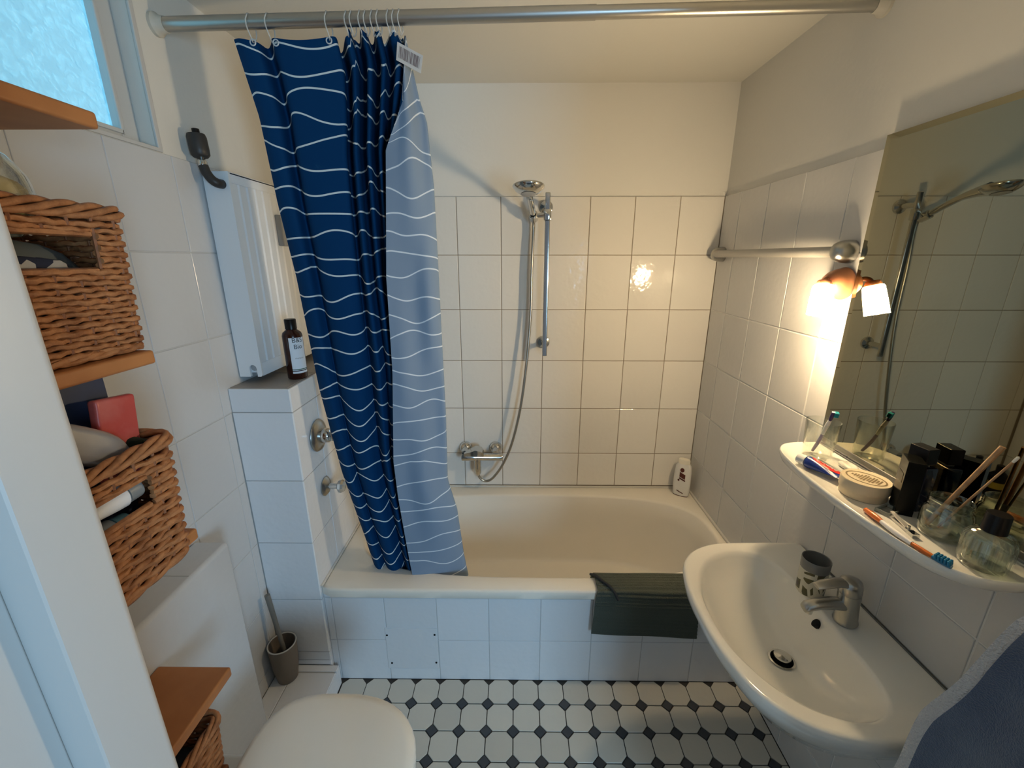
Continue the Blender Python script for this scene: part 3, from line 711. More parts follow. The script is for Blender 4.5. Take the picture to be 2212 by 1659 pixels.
LX = [(2.225, -.755), (2.02, -.714), (1.796, -.698), (1.586, -.674), (1.214, -.651), (.889, -.611), (.60, -.557), (.40, -.525)]
EX = [(2.225, -.306), (2.18, -.316), (1.93, -.368), (1.586, -.397), (1.294, -.402), (.962, -.425), (.816, -.420), (.53, -.398), (.40, -.385)]
RX = [(2.225, -.298), (2.15, -.285), (2.06, -.268), (2.01, -.252), (1.844, -.242), (1.444, -.241), (1.134, -.240), (.854, -.245), (.722, -.217), (.511, -.199), (.40, -.185)]
# (fraction across the gathered width, depth) for the upper and the lower part
CT = [(0, .012), (.05, -.004), (.135, .002), (.190, .048), (.215, .040), (.235, .002), (.30, -.008), (.42, -.010), (.54, -.008), (.605, -.002), (.618, .030), (.608, .062), (.640, .070), (.672, -.004), (.702, .010), (.716, .068), (.748, .066), (.764, .004), (.79, .006), (.806, .070), (.836, .066), (.850, .004), (.874, .008), (.890, .070), (.92, .062), (.935, .010), (.97, .014), (1.0, .050)]
CB = [(0, .030), (.05, .006), (.12, .000), (.185, .020), (.215, .034), (.26, .010), (.33, -.006), (.43, -.006), (.50, .010), (.55, .030), (.58, .042), (.60, .050), (.625, .030), (.66, .004), (.70, -.004), (.74, .016), (.765, .040), (.785, .022), (.82, .002), (.86, .008), (.88, .040), (.90, .046), (.915, .018), (.94, .008), (.955, .020), (.965, .046), (.985, .052), (1.0, .056)]
NZ = 90; ZT, ZB = 2.206, 0.40
us_top = None; rows = []
for k in range(NZ + 1):
    z = ZT + (ZB - ZT) * k / NZ
    w = max(0.0, min(1.0, (2.15 - z) / 1.1)); w = w * w * (3 - 2 * w)
    lx, ex, rx = lerp_tab(LX, z), lerp_tab(EX, z), lerp_tab(RX, z)
    dk = ex + 0.030 + 0.02 * w
    dk = min(dk, rx - .012)
    yb = YR + 0.010 + 0.085 * max(0.0, (1.9 - z) / 1.5) ** 1.1
    ctl = []
    for (f0, d0), (f1, d1) in zip(CT, CB):
        f_ = f0 + (f1 - f0) * w; dd = d0 + (d1 - d0) * w
        ctl.append((lx + (dk - lx) * f_, yb + dd * 0.9, 0))
    ctl += [(dk + (rx - dk) * .45, yb + .058, 0), (rx - .004, yb + .048, 0), (rx, yb + .030, 0), (rx - (rx - ex) * .18, yb + .010 + .010 * math.sin(z * 7), 0), (rx - (rx - ex) * .45, yb - .010 + .012 * math.sin(z * 5 + 1), 0), (rx - (rx - ex) * .75, yb - .022 + .004 * math.sin(z * 9), 0), (ex, yb - .030, 0)]
    # keep the drape where the photograph shows it when it hangs further back
    pts = [(p_[0] * (1 + (p_[1] - 1.33) / 1.33 * .9), p_[1], 0) for p_ in ctl]
    pts = crom(pts, 5)
    if us_top is None or True:
        cum = [0.0]
        for q0, q1 in zip(pts, pts[1:]): cum.append(cum[-1] + (q1 - q0).length)
    nfl = len(pts)
    row = []
    for i, q in enumerate(pts):
        fr = i / (nfl - 1)
        zz = z
        if k < 14:
            tz = 1 - k / 14.0
            # flat left part hangs lower from few hooks, gathered part sits high on the rod
            lift = 0.0 if fr < .40 else (0.012 if fr < .88 else 0.010)
            sagg = -0.008 - 0.010 * math.sin(min(1, fr / .40) * PI * 3) ** 2 if fr < .40 else -0.010 * (0.5 + 0.5 * math.cos(fr * 120))
            if fr > .9: sagg -= 0.16 * (fr - .9) / .1
            zz = z + (lift + sagg) * tz
        row.append((q.x, q.y, zz))
    rows.append(row)
    if k == 40: cum_ref = [c_ for c_ in cum]
# curtain shell: printed face and pale reverse
def shell_normals(rows):
    out = []
    for k, r_ in enumerate(rows):
        o_ = []
        for i in range(len(r_)):
            a_ = Vector(r_[max(i - 1, 0)]); b_ = Vector(r_[min(i + 1, len(r_) - 1)]); t_ = (b_ - a_); o_.append(Vector((t_.y, -t_.x, 0)).normalized())
        out.append(o_)
    return out
nrm = shell_normals(rows); th = 0.0007
cv = thing('shower_curtain', (-0.5, YR, 2.2), 'dark blue shower curtain with thin white wave lines gathered at the left', 'curtain')
cmb = MB(); n = len(rows[0])
F = [[(Vector(p_) + nn * th)[:] for p_, nn in zip(r_, nr)] for r_, nr in zip(rows, nrm)]
B_ = [[(Vector(p_) - nn * th)[:] for p_, nn in zip(r_, nr)] for r_, nr in zip(rows, nrm)]
cmb.cur = 0; cmb.loft(F, closed=False); cmb.cur = 1; cmb.loft([list(reversed(r_)) for r_ in B_], closed=False)
cmb.cur = 0; cmb.loft([[f[-1] for f in F], [b_[-1] for b_ in B_]], closed=False)
cl = part('cloth', cmb, [cur_f, cur_b], cv, 180)
me = cl.data; uvl = me.uv_layers.new(name='uv')
off = base_of(cv); nv = n * (NZ + 1)
for lp in me.loops:
    vi = lp.vertex_index
    if vi < nv: i_, k_ = vi % n, vi // n
    elif vi < 2 * nv: i_, k_ = n - 1 - (vi - nv) % n, (vi - nv) // n
    else: i_, k_ = n - 1, (vi - 2 * nv) % (NZ + 1)
    uvl.data[lp.index].uv = (cum_ref[i_], ZT + (ZB - ZT) * k_ / NZ)
# hook positions along the rod
ring_x = [-0.689, -0.640, -0.487, -0.437, -0.424, -0.402, -0.388, -0.371, -0.356, -0.330, -0.316, -0.301]
mb = MB()
def torus(mb_, c_, R0, r0, axis, n0=28, n1=6):
    q = Vector((0, 0, 1)).rotation_difference(Vector(axis))
    mb_.tube([(Vector(c_) + q @ Vector((R0 * math.cos(2 * PI * k / n0), R0 * math.sin(2 * PI * k / n0), 0)))[:] for k in range(n0)], r0, n1, True)
for i, x in enumerate(ring_x):
    m_ = MB(); zz = rod_z(x); low = 0.036 if x < -.45 else 0.024
    rr = 0.020
    loop = [(x + .002 * math.sin(k), YR + rr * math.sin(2 * PI * k / 24), zz - .003 + (rr if math.cos(2 * PI * k / 24) > 0 else rr + low * .6) * math.cos(2 * PI * k / 24)) for k in range(24)]
    m_.tube(loop, .0016, 6, True)
    solo('curtain_ring', m_, clear_pl, (x, YR, zz), 'clear plastic curtain ring looped over the grey rod', 'curtain ring', 'rings on the curtain rod')
for (x, z) in ((-0.690, 2.183), (-0.630, 2.182), (-0.490, 2.186)):
    m_ = MB(); torus(m_, (x, YR - .0005, z), .0070, .0018, (0, 1, 0), 20, 6); part('grommet', m_, M('grommet_clear', (0.5, 0.55, 0.6), 0.2), cv)
mb = MB(); TG = [(-0.308, 1.290, 2.176), (-0.244, 1.292, 2.146), (-0.252, 1.292, 2.106), (-0.314, 1.290, 2.136)]
def tagp(u, v, dy=0): 
    a_ = Vector(TG[0]).lerp(Vector(TG[1]), u); b_ = Vector(TG[3]).lerp(Vector(TG[2]), u); q = a_.lerp(b_, v); return (q.x, q.y + dy, q.z)
mb.loft([[tagp(0, 0), tagp(1, 0), tagp(1, 1), tagp(0, 1)], [tagp(0, 0, .0008), tagp(1, 0, .0008), tagp(1, 1, .0008), tagp(0, 1, .0008)]]); tg_ = part('care_tag', mb, M('tag_paper', (0.68, 0.62, 0.57), 0.7), cv)
mb = MB(); u = .09
random.seed(3)
while u < .90:
    w = random.choice((.012, .02, .03)); mb.add([tagp(u, .16, -.0003), tagp(u + w, .16, -.0003), tagp(u + w, .80, -.0003), tagp(u, .80, -.0003)], [(0, 1, 2, 3)]); u += w + random.choice((.014, .02, .03))
part('barcode', mb, barcode_m, tg_)

# ------------------------------------------------------------------ wooden shelves on the left wall
SHX, SHY0, SHY1 = -0.66, 0.372, 0.752
shelf_z = [(1.836, 'topmost beech shelf in front of the window, nothing on it'), (1.457, 'beech shelf carrying the upper wicker basket'),
           (1.082, 'beech shelf carrying the middle wicker basket'), (0.709, 'bare beech shelf below the middle wicker basket'), (0.450, 'narrow beech shelf under the lowest wicker basket')]
for z, lab in shelf_z:
    mb = MB(); sx0 = XL + .0005 if z > .86 else -0.8295
    mb.box((sx0, SHY0, z), (SHX if z > .5 else -0.689, SHY1 if z > .5 else .715, z + .025), .005, 3); solo('wall_shelf', mb, wood, (sx0, SHY1, z), lab, 'shelf', 'beech wall shelves')

def rrect(x0, x1, y0, y1, r, step=0.0075):
    """rounded rectangle as an even list of (x, y, nx, ny), starting in the middle of the rear side"""
    segs = []
    def line(a, b_):
        n_ = max(1, int((Vector(b_) - Vector(a)).length / step))
        for k in range(n_):
            q = Vector(a).lerp(Vector(b_), k / n_); segs.append(q)
    def arc(c_, a0):
        n_ = max(2, int(r * PI / 2 / step))
        for k in range(n_):
            t_ = a0 + PI / 2 * k / n_; segs.append(Vector((c_[0] + r * math.cos(t_), c_[1] + r * math.sin(t_))))
    line((x0, (y0 + y1) / 2), (x0, y0 + r)); arc((x0 + r, y0 + r), PI); line((x0 + r, y0), (x1 - r, y0)); arc((x1 - r, y0 + r), 1.5 * PI)
    line((x1, y0 + r), (x1, y1 - r)); arc((x1 - r, y1 - r), 0); line((x1 - r, y1), (x0 + r, y1)); arc((x0 + r, y1 - r), PI / 2); line((x0, y1 - r), (x0, (y0 + y1) / 2))
    out = []; n_ = len(segs)
    for i in range(n_):
        t_ = (segs[(i + 1) % n_] - segs[i - 1]).normalized(); out.append((segs[i].x, segs[i].y, t_.y, -t_.x))
    return out
def basket(x0, x1, y0, y1, z0, z1, hole, label, tilt=0.0):
    o = thing('wicker_basket', ((x0 + x1) / 2, (y0 + y1) / 2, z0), label, 'basket', 'wicker baskets on the beech shelves')
    pitch = 0.0090; nrow = int((z1 - z0 - .03) / pitch); wv = MB(); stake_n = 5
    def at(i, z, L_):
        u = (z - z0) / (z1 - z0); g = -0.010 * (1 - u)
        return L_[i][0] + L_[i][2] * g, L_[i][1] + L_[i][3] * g
    L_ = rrect(x0 + .006, x1 - .006, y0 + .006, y1 - .006, .022); N_ = len(L_)
    N_ -= N_ % (2 * stake_n)
    L_ = L_[:N_]
    for rI in range(nrow):
        z = z0 + .012 + rI * pitch
        pts = []; run = []
        for i in range(N_):
            x, y = at(i, z, L_)
            inside = hole and L_[i][2] > .9 and hole[0] < y < hole[1] and hole[2] < z < hole[3]
            ph = PI * i / stake_n + PI * (rI % 2); am = .0034 * math.sin(ph)
            p_ = (x + L_[i][2] * am, y + L_[i][3] * am, z + .0012 * math.sin(i * 1.7 + rI * 2.3) + .0008 * math.sin(i * .31 + rI))
            if inside:
                if run: pts.append(run); run = []
            else: run.append(p_)
        if pts:
            pts.append(run)
            first = pts[0]; last = pts[-1]; runs = [last + first] + pts[1:-1]
            for r_ in runs:
                if len(r_) > 3: wv.tube(r_, .0052, 6)
        else: wv.tube(run, .0052 + .0004 * math.sin(rI * 5), 6, True)
    w = part('weave', wv, wicker, o, 60); w['kind'] = 'stuff'
    sk = MB()
    for i in range(stake_n // 2, N_, stake_n):
        xa, ya = at(i, z0 + .004, L_); xb, yb_ = at(i, z1 - .01, L_)
        if hole and L_[i][2] > .9 and hole[0] < ya < hole[1]:
            xm, ym = at(i, hole[2] - .004, L_); sk.tube([(xa, ya, z0 + .004), (xm, ym, hole[2] - .002)], .003, 5)
            xm, ym = at(i, hole[3] + .004, L_); sk.tube([(xm, ym, hole[3] + .002), (xb, yb_, z1 - .01)], .003, 5)
        else: sk.tube([(xa, ya, z0 + .004), (xb, yb_, z1 - .01)], .003, 5)
    sk_o = part('stakes', sk, wicker_dark, o); sk_o['kind'] = 'stuff'
    rm = MB()
    for s_ in range(4):
        pth = []
        for i in range(N_):
            x, y = at(i, z1, L_); ph = 2 * PI * i / 22 + 2 * PI * s_ / 4
            pth.append((x + L_[i][2] * .0065 * math.cos(ph), y + L_[i][3] * .0065 * math.cos(ph), z1 - .010 + .0085 * math.sin(ph)))
        rm.tube(pth, .0052, 7, True)
    part('braided_rim', rm, wicker, o, 60)
    bs = MB()
    for s_ in range(2):
        pth = []
        for i in range(N_):
            x, y = at(i, z0, L_); ph = 2 * PI * i / 12 + PI * s_
            pth.append((x + L_[i][2] * .003 * math.cos(ph), y + L_[i][3] * .003 * math.cos(ph), z0 + .0075 + .003 * math.sin(ph)))
        bs.tube(pth, .005, 6, True)
    bs.box((x0 + .016, y0 + .016, z0 + .004), (x1 - .016, y1 - .016, z0 + .010)); part('base', bs, wicker, o, 60)
    if hole:
        hb_ = MB()
        i0 = [i for i in range(N_) if L_[i][2] > .9 and hole[0] < L_[i][1] < hole[1]]
        for z in (hole[2], hole[3]): hb_.tube([(at(i, z, L_)[0], at(i, z, L_)[1], z) for i in i0], .0055, 6)
        part('handle_border', hb_, wicker, o, 60)
    return o
basket(-0.918, -0.664, 0.395, 0.772, 1.4825, 1.722, (0.47, 0.700, 1.622, 1.678), 'uppermost wicker basket with dark cloth showing through its handle hole')
basket(-0.862, -0.604, 0.330 + .05, 0.694, 1.1075, 1.350, (0.43, 0.628, 1.245, 1.296), 'middle wicker basket filled with packets and tubes')
basket(-0.828, -0.690, 0.40, 0.738, 0.4755, 0.618, None, 'lowest wicker basket partly hidden under the bare shelf beside the toilet')

# contents of the baskets
def pillow(mb_, c_, s_, e=3.0, n=20, m=10, wob=0.0, seed=0):
    for_ = []
    for i in range(m + 1):
        ph = -PI / 2 + PI * i / m; ring = []
        for j in range(n):
            th_ = 2 * PI * j / n
            def pw(v_): return math.copysign(abs(v_) ** (2 / e), v_)
            k = 1 + wob * math.sin(3 * th_ + seed + i) * math.sin(2 * ph + seed)
            ring.append((c_[0] + s_[0] * k * max(1e-4, pw(math.cos(ph))) * pw(math.cos(th_)), c_[1] + s_[1] * k * max(1e-4, pw(math.cos(ph))) * pw(math.sin(th_)), c_[2] + s_[2] * pw(math.sin(ph))))
        for_.append(ring)
    mb_.loft(for_); return mb_
mb = MB(); pillow(mb, (-0.795, 0.585, 1.580), (.085, .165, .092), 3.6, wob=.02); solo('folded_cloth', mb, cloth_grey, (-0.79, 0.585, 1.50), 'dark grey folded cloth inside the uppermost wicker basket', 'cloth')
mb = MB(); pillow(mb, (-0.699, 0.565, 1.622), (.014, .118, .023), 3.0, wob=.08, seed=2); solo('patterned_cloth', mb, pattern_m, (-0.71, 0.565, 1.585), 'navy and white patterned cloth just inside the uppermost basket hole', 'cloth')
jr = thing('clear_jar', (-0.78, 0.66, 1.66), 'clear rounded container with yellowish sponge on top of the uppermost basket', 'container')
mb = MB(); mb.lathe([(.001, .0), (.055, .0), (.078, .02), (.085, .05), (.080, .085), (.066, .112), (.060, .118), (.057, .118), (.063, .110), (.077, .085), (.082, .05), (.075, .022), (.054, .003), (.001, .003)], (-0.795, 0.640, 1.672), (0, 0, 1), 40); part('shell', mb, glass, jr, 60)
mb = MB(); pillow(mb, (-0.785, 0.650, 1.728), (.056, .062, .036), 2.3, wob=.06); part('sponge', mb, jar_beige, jr)
# middle basket
mb = MB(); mb.box((-0.712, 0.585, 1.128), (-0.690, 0.676, 1.4545), .003); solo('navy_box', mb, navy_m, (-0.70, 0.63, 1.128), 'dark blue card box standing behind the red packet in the middle basket', 'box')
RM = Matrix.Rotation(R(9), 4, 'X')
mb = MB(); mb.box((-0.668, 0.606, 1.275), (-0.652, 0.676, 1.425), .005, 3, Matrix.Rotation(R(-7), 3, 'X')); solo('red_packet', mb, red_m, (-0.66, 0.64, 1.275), 'shiny red packet sticking up from the middle basket', 'packet')
mb = MB(); pillow(mb, (-0.652, 0.545, 1.390), (.024, .098, .034), 3.4, wob=.07, seed=1)
mb.xf(lambda v: (v.x, v.y, v.z - (v.y - .545) * .62)); solo('silver_pouch', mb, silver_m, (-0.64, 0.545, 1.35), 'crumpled silver pouch lying across the middle basket', 'pouch')
mb = MB(); pillow(mb, (-0.690, 0.656, 1.338), (.060, .016, .014), 2.6, wob=.1, seed=4); solo('green_cloth', mb, green_dk, (-0.715, .655, 1.30), 'dark green cloth tucked in the corner of the middle basket', 'cloth')
def squeeze_tube(a_, b_, r_, mat_, capmat, label, name='cosmetic_tube'):
    a_ = Vector(a_); b_ = Vector(b_); ax_ = (b_ - a_).normalized(); side = ax_.cross(Vector((0, 0, 1))).normalized(); up = side.cross(ax_); L0 = (b_ - a_).length
    o = thing(name, tuple((a_ + b_) / 2), label, 'tube'); m_ = MB(); rg = []
    for k in range(9):
        u = k / 8; w_ = r_ * (1.0 + .28 * u); h_ = max(.0012, r_ * (1 - u ** 1.6))
        rg.append([(a_ + ax_ * (L0 * u) + side * (w_ * math.cos(2 * PI * j / 24)) + up * (h_ * math.sin(2 * PI * j / 24)))[:] for j in range(24)])
    rg = [[(a_ + ax_ * -.006 + side * (r_ * .62 * math.cos(2 * PI * j / 24)) + up * (r_ * .62 * math.sin(2 * PI * j / 24)))[:] for j in range(24)]] + rg
    m_.loft(rg); body = part('tube_body', m_, mat_, o)
    m_ = MB(); m_.lathe([(.001, 0), (r_ * .84, 0), (r_ * .86, .003), (r_ * .9, .022), (.001, .022)], a_ - ax_ * .026, ax_, 24); part('cap', m_, capmat, o)
    return o, body, a_, ax_, side, up
squeeze_tube((-0.640, 0.600, 1.273), (-0.655, 0.480, 1.268), .020, label_w, M('tube_grey', (0.22, 0.24, 0.25), 0.35), 'white cosmetic tube with grey cap inside the middle basket hole')
squeeze_tube((-0.645, 0.575, 1.226), (-0.655, 0.455, 1.232), .018, M('tube_pale', (0.40, 0.41, 0.40), 0.4), M('cap_teal', (0.16, 0.34, 0.40), 0.4), 'pale grey tube lying lower in the middle basket')
mb = MB(); pillow(mb, (-0.760, 0.57, 0.535), (.042, .135, .045), 3.0, wob=.04); solo('dark_cloth', mb, cloth_dark, (-0.76, 0.57, .49), 'black folded cloth inside the lowest wicker basket', 'cloth')

# ------------------------------------------------------------------ cistern box, toilet, brush
mb = MB(); mb.box((XL, 0.40, PL), (-0.830, 1.040, 0.858), .012, 4); cb = bpy.data.objects.new('wall_cistern_box', mb.mesh('wall_cistern_box', tile_l, True, 40)); COL.objects.link(cb); tag(cb, kind='structure')
mb = MB(); mb.box((XL + .01, 0.8955, 0.8575), (-0.840, 0.8985, 0.8583)); part('joint', mb, grout_grey, cb)

tl = thing('toilet', (-0.50, 0.675, PL), 'white wall-hung toilet with closed rounded lid in front of the shelves', 'toilet')
TCY = 0.676
def egg(x0, x1, hw, z, n=48, pw=2.3):
    cx_ = x0 + (x1 - x0) * .46; out = []
    for j in range(n):
        th_ = 2 * PI * j / n; co, si = math.cos(th_), math.sin(th_)
        p_ = pw if co > 0 else 3.2
        k = (abs(co) ** p_ + abs(si) ** p_) ** (-1 / p_)
        out.append((cx_ + (x1 - cx_ if co > 0 else cx_ - x0) * co * k, TCY + hw * si * k, z))
    return out
mb = MB(); mb.loft([egg(-.640, -.240, .176, .498), egg(-.645, -.234, .181, .502), egg(-.645, -.233, .182, .512), egg(-.641, -.238, .178, .519), egg(-.63, -.26, .160, .523), egg(-.58, -.34, .09, .5255), egg(-.50, -.46, .02, .526)]); part('lid', mb, ceramic, tl, 60)
mb = MB(); mb.loft([egg(-.640, -.238, .178, .476), egg(-.644, -.234, .181, .480), egg(-.644, -.234, .181, .493), egg(-.640, -.238, .178, .497)]); part('seat', mb, ceramic, tl, 60)
mb = MB(); mb.loft([egg(-.648, -.245, .176, .475), egg(-.650, -.242, .178, .46), egg(-.650, -.25, .172, .42), egg(-.650, -.31, .15, .34), egg(-.650, -.43, .125, .26), egg(-.650, -.54, .11, .20), egg(-.64, -.58, .09, .185)]); part('bowl', mb, ceramic, tl, 60)
mb = MB(); mb.box((-.8295, TCY - .10, .185), (-.615, TCY + .10, .425), .02, 4); part('bowl_neck', mb, ceramic, tl)
for y in (-.075, .075):
    mb = MB(); mb.cyl((-.640, TCY + y - .018, .490), (-.640, TCY + y + .018, .490), .009, .009, 14); mb.cyl((-.638, TCY + y, .470), (-.638, TCY + y, .490), .007, .007, 10); part('hinge', mb, chrome, tl)

tb = thing('toilet_brush', (-0.862, 1.222, PL), 'toilet brush standing in a brown holder in the corner', 'toilet brush')
bxx, byy = -0.877, 1.2425
mb = MB(); mb.lathe([(.001, 0), (.032, 0), (.036, .004), (.044, .06), (.0495, .160), (.050, .166), (.047, .166), (.046, .158), (.034, .01), (.001, .01)], (bxx, byy, PL), (0, 0, 1), 36); part('holder', mb, holder_m, tb)
mb = MB(); torus(mb, (bxx, byy, PL + .166), .0478, .0026, (0, 0, 1), 36, 8); part('holder_rim', mb, M('rim_pale', (0.48, 0.48, 0.46), 0.35), tb)
hA = Vector((bxx + .012, byy - .006, PL + .10)); hB = Vector((-0.898, 1.245, .475))
mb = MB(); mb.tube([hA, hA.lerp(hB, .5), hA.lerp(hB, .75), hB], [.008, .0078, .0088, .0095], 14); part('handle', mb, handle_m, tb)
mb = MB(); mb.lathe([(.001, 0), (.022, .004), (.026, .02), (.026, .055), (.018, .068), (.001, .07)], (bxx + .006, byy - .003, PL + .035), (0, 0, 1), 24); part('bristles', mb, white_pl, tb)

# ------------------------------------------------------------------ towel bar
tbar = thing('towel_bar', (XR, 1.54, 1.66), 'grey wall towel bar beside the mirror on the right wall', 'towel bar')
bx_ = XR - .038
mb = MB(); mb.cyl((bx_, 1.236, 1.659), (bx_, 1.980, 1.662), .0148, .0148, 24); part('bar', mb, M('bar_grey', (0.46, 0.44, 0.40), 0.4, 0.25), tbar)
for y, sg in ((1.232, -1), (1.985, 1)):
    mb = MB(); rg = []
    for k, (u, rr) in enumerate(((0, .0275), (.010, .0280), (.024, .0272), (.036, .0245), (.046, .0200), (.052, .013), (.054, .005))):
        rg.append([(XR - .0005 - u, y + rr * 1.02 * math.cos(2 * PI * j / 28), 1.66 + rr * 1.12 * math.sin(2 * PI * j / 28)) for j in range(28)])
    mb.loft(rg); part('bracket', mb, chrome_worn, tbar, 50)

# ------------------------------------------------------------------ mirror
MY0, MY1, MZ0, MZ1 = 0.587, 1.187, 1.132, 1.933
mr = thing('wall_mirror', (XR, 0.887, MZ0), 'large frameless mirror on the right wall above the ceramic shelf', 'mirror')
mb = MB(); mb.box((XR - .0076, MY0, MZ0), (XR - .0005, MY1, MZ1)); part('backing', mb, mirror_edge, mr, smooth=False)
mb = MB(); mb.add([(XR - .0100, MY0 + .002, MZ0 + .002), (XR - .0100, MY1 - .016, MZ0 + .002), (XR - .0100, MY1 - .016, MZ1 - .014), (XR - .0100, MY0 + .002, MZ1 - .014)], [(0, 3, 2, 1)]); part('silvered_glass', mb, mirror_m, mr, smooth=False)
mb = MB(); mb.loft([[(XR - .0100, MY1 - .016, MZ0 + .002), (XR - .0100, MY1 - .016, MZ1 - .014), (XR - .0100, MY0 + .002, MZ1 - .014)], [(XR - .0078, MY1 + .0005, MZ0 + .002), (XR - .0078, MY1 + .0005, MZ1 + .0005), (XR - .0078, MY0 + .002, MZ1 + .0005)]], closed=False); part('bevelled_edge', mb, mirror_m, mr, smooth=False)
mb = MB(); mb.box((XR - .012, MY0, MZ0 - .012), (XR - .001, MY1, MZ0 + .003), .002); part('gap_shade', mb, M('mirror_gap_shade', (0.16, 0.16, 0.15), 0.4, 0.6), mr)  # dark profile added for the shaded gap between mirror and shelf

# ------------------------------------------------------------------ lamp
LY, LZ = 1.2335, 1.574
lp_ = thing('wall_lamp', (XR, LY, LZ), 'lit wall spotlight with opal glass shade and terracotta coloured cup beside the mirror', 'lamp')
mb = MB(); mb.lathe([(.001, 0), (.042, 0), (.0445, .004), (.0445, .008), (.042, .012), (.040, .024), (.034, .040), (.024, .052), (.010, .058), (.001, .059)], (XR - .0005, LY, LZ), (-1, 0, 0), 32); part('wall_cup', mb, copper, lp_, 50)
sA = Vector((0.846, 1.205, 1.573)); sax = Vector((-.16, -.26, -1)).normalized()
mb = MB(); mb.tube(crom([(XR - .045, LY, LZ), (XR - .058, LY - .008, LZ + .012), (XR - .070, LY - .020, LZ + .012), tuple(sA)], 5), .0065, 12); mb.lathe([(.001, -.012), (.016, -.010), (.020, 0), (.020, .006)], sA, sax, 24, True, False); part('socket', mb, copper, lp_)
mb = MB(); mb.lathe([(.016, .002), (.0225, .003), (.0255, .009), (.0275, .045), (.0285, .083), (.0265, .083), (.0255, .045), (.0235, .011), (.016, .006)], sA, sax, 24, False, False)
# emission of the shade's wall-facing half is cut so the tiles clip less
for fi, f_ in enumerate(mb.f):
    ce = sum((Vector(mb.v[q]) for q in f_), Vector()) / len(f_); ax_p = sA + sax * (ce - sA).dot(sax)
    if (ce - ax_p).normalized().x > -0.10: mb.mi[fi] = 1
sh_o = part('shade', mb, [shade_m, shade_dimmed_m], lp_, 60, label='glowing opal glass shade')
mb = MB(); mb.sphere(tuple(sA + sax * .045), .014, (1, 1, 1.25), 12, 8); part('bulb', mb, M('lit_bulb', (0.9, 0.85, 0.75), 0.3, emit=((1.0, 0.76, 0.45), LAMP_STRENGTH * 0.55)), lp_, label='glowing bulb')

# ------------------------------------------------------------------ ceramic shelf under the mirror
SZ = 1.108
def radial(outline, c_, n):
    """outline as distances from c_ at n even angles"""
    P_ = [Vector((q[0], q[1])) - Vector(c_) for q in outline]; out = []
    for j in range(n):
        th_ = 2 * PI * j / n; d_ = Vector((math.cos(th_), math.sin(th_))); best = 0
        for a_, b_ in zip(P_, P_[1:] + P_[:1]):
            e_ = b_ - a_; den = d_.x * e_.y - d_.y * e_.x
            if abs(den) < 1e-12: continue
            t_ = (a_.x * e_.y - a_.y * e_.x) / den; u_ = (a_.x * d_.y - a_.y * d_.x) / den
            if t_ > 0 and -1e-9 <= u_ <= 1 + 1e-9: best = max(best, t_)
        out.append(best)
    return out
def ring_from(rad, c_, z, ins=0.0, k=1.0):
    n_ = len(rad); return [(c_[0] + max(.001, rad[j] * k - ins) * math.cos(2 * PI * j / n_), c_[1] + max(.001, rad[j] * k - ins) * math.sin(2 * PI * j / n_), z) for j in range(n_)]
half = [(XR - .002, 1.192), (.86, 1.192), (.815, 1.184), (.785, 1.164), (.762, 1.125), (.750, 1.07), (.741, .99), (.738, .897)]
YM = 0.897
outl = crom([(x, y, 0) for x, y in half[1:]], 8); outl = [(XR - .002, 1.192)] + [(q.x, q.y) for q in outl]
outl = outl + [(x, 2 * YM - y) for x, y in reversed(outl[:-1])]
sc_c = (0.87, YM); rad = radial(outl, sc_c, 160)
ws = thing('ceramic_shelf', (XR, YM, SZ), 'white ceramic wall shelf with rounded ends under the mirror', 'shelf')
mb = MB()
def rclamp(ring): return [(min(p_[0], XR - .001), p_[1], p_[2]) for p_ in ring]
mb.loft([rclamp(ring_from(rad, sc_c, SZ - .040, .060)), rclamp(ring_from(rad, sc_c, SZ - .036, .034)), rclamp(ring_from(rad, sc_c, SZ - .022, .008)), rclamp(ring_from(rad, sc_c, SZ - .010, .001)), rclamp(ring_from(rad, sc_c, SZ - .002, 0)), rclamp(ring_from(rad, sc_c, SZ + .002, .003)), rclamp(ring_from(rad, sc_c, SZ + .002, .006)), rclamp(ring_from(rad, sc_c, SZ - .001, .010)), rclamp(ring_from(rad, sc_c, SZ - .001, .06))])
part('shelf_body', mb, ceramic, ws, 60)
TOP = SZ - .001

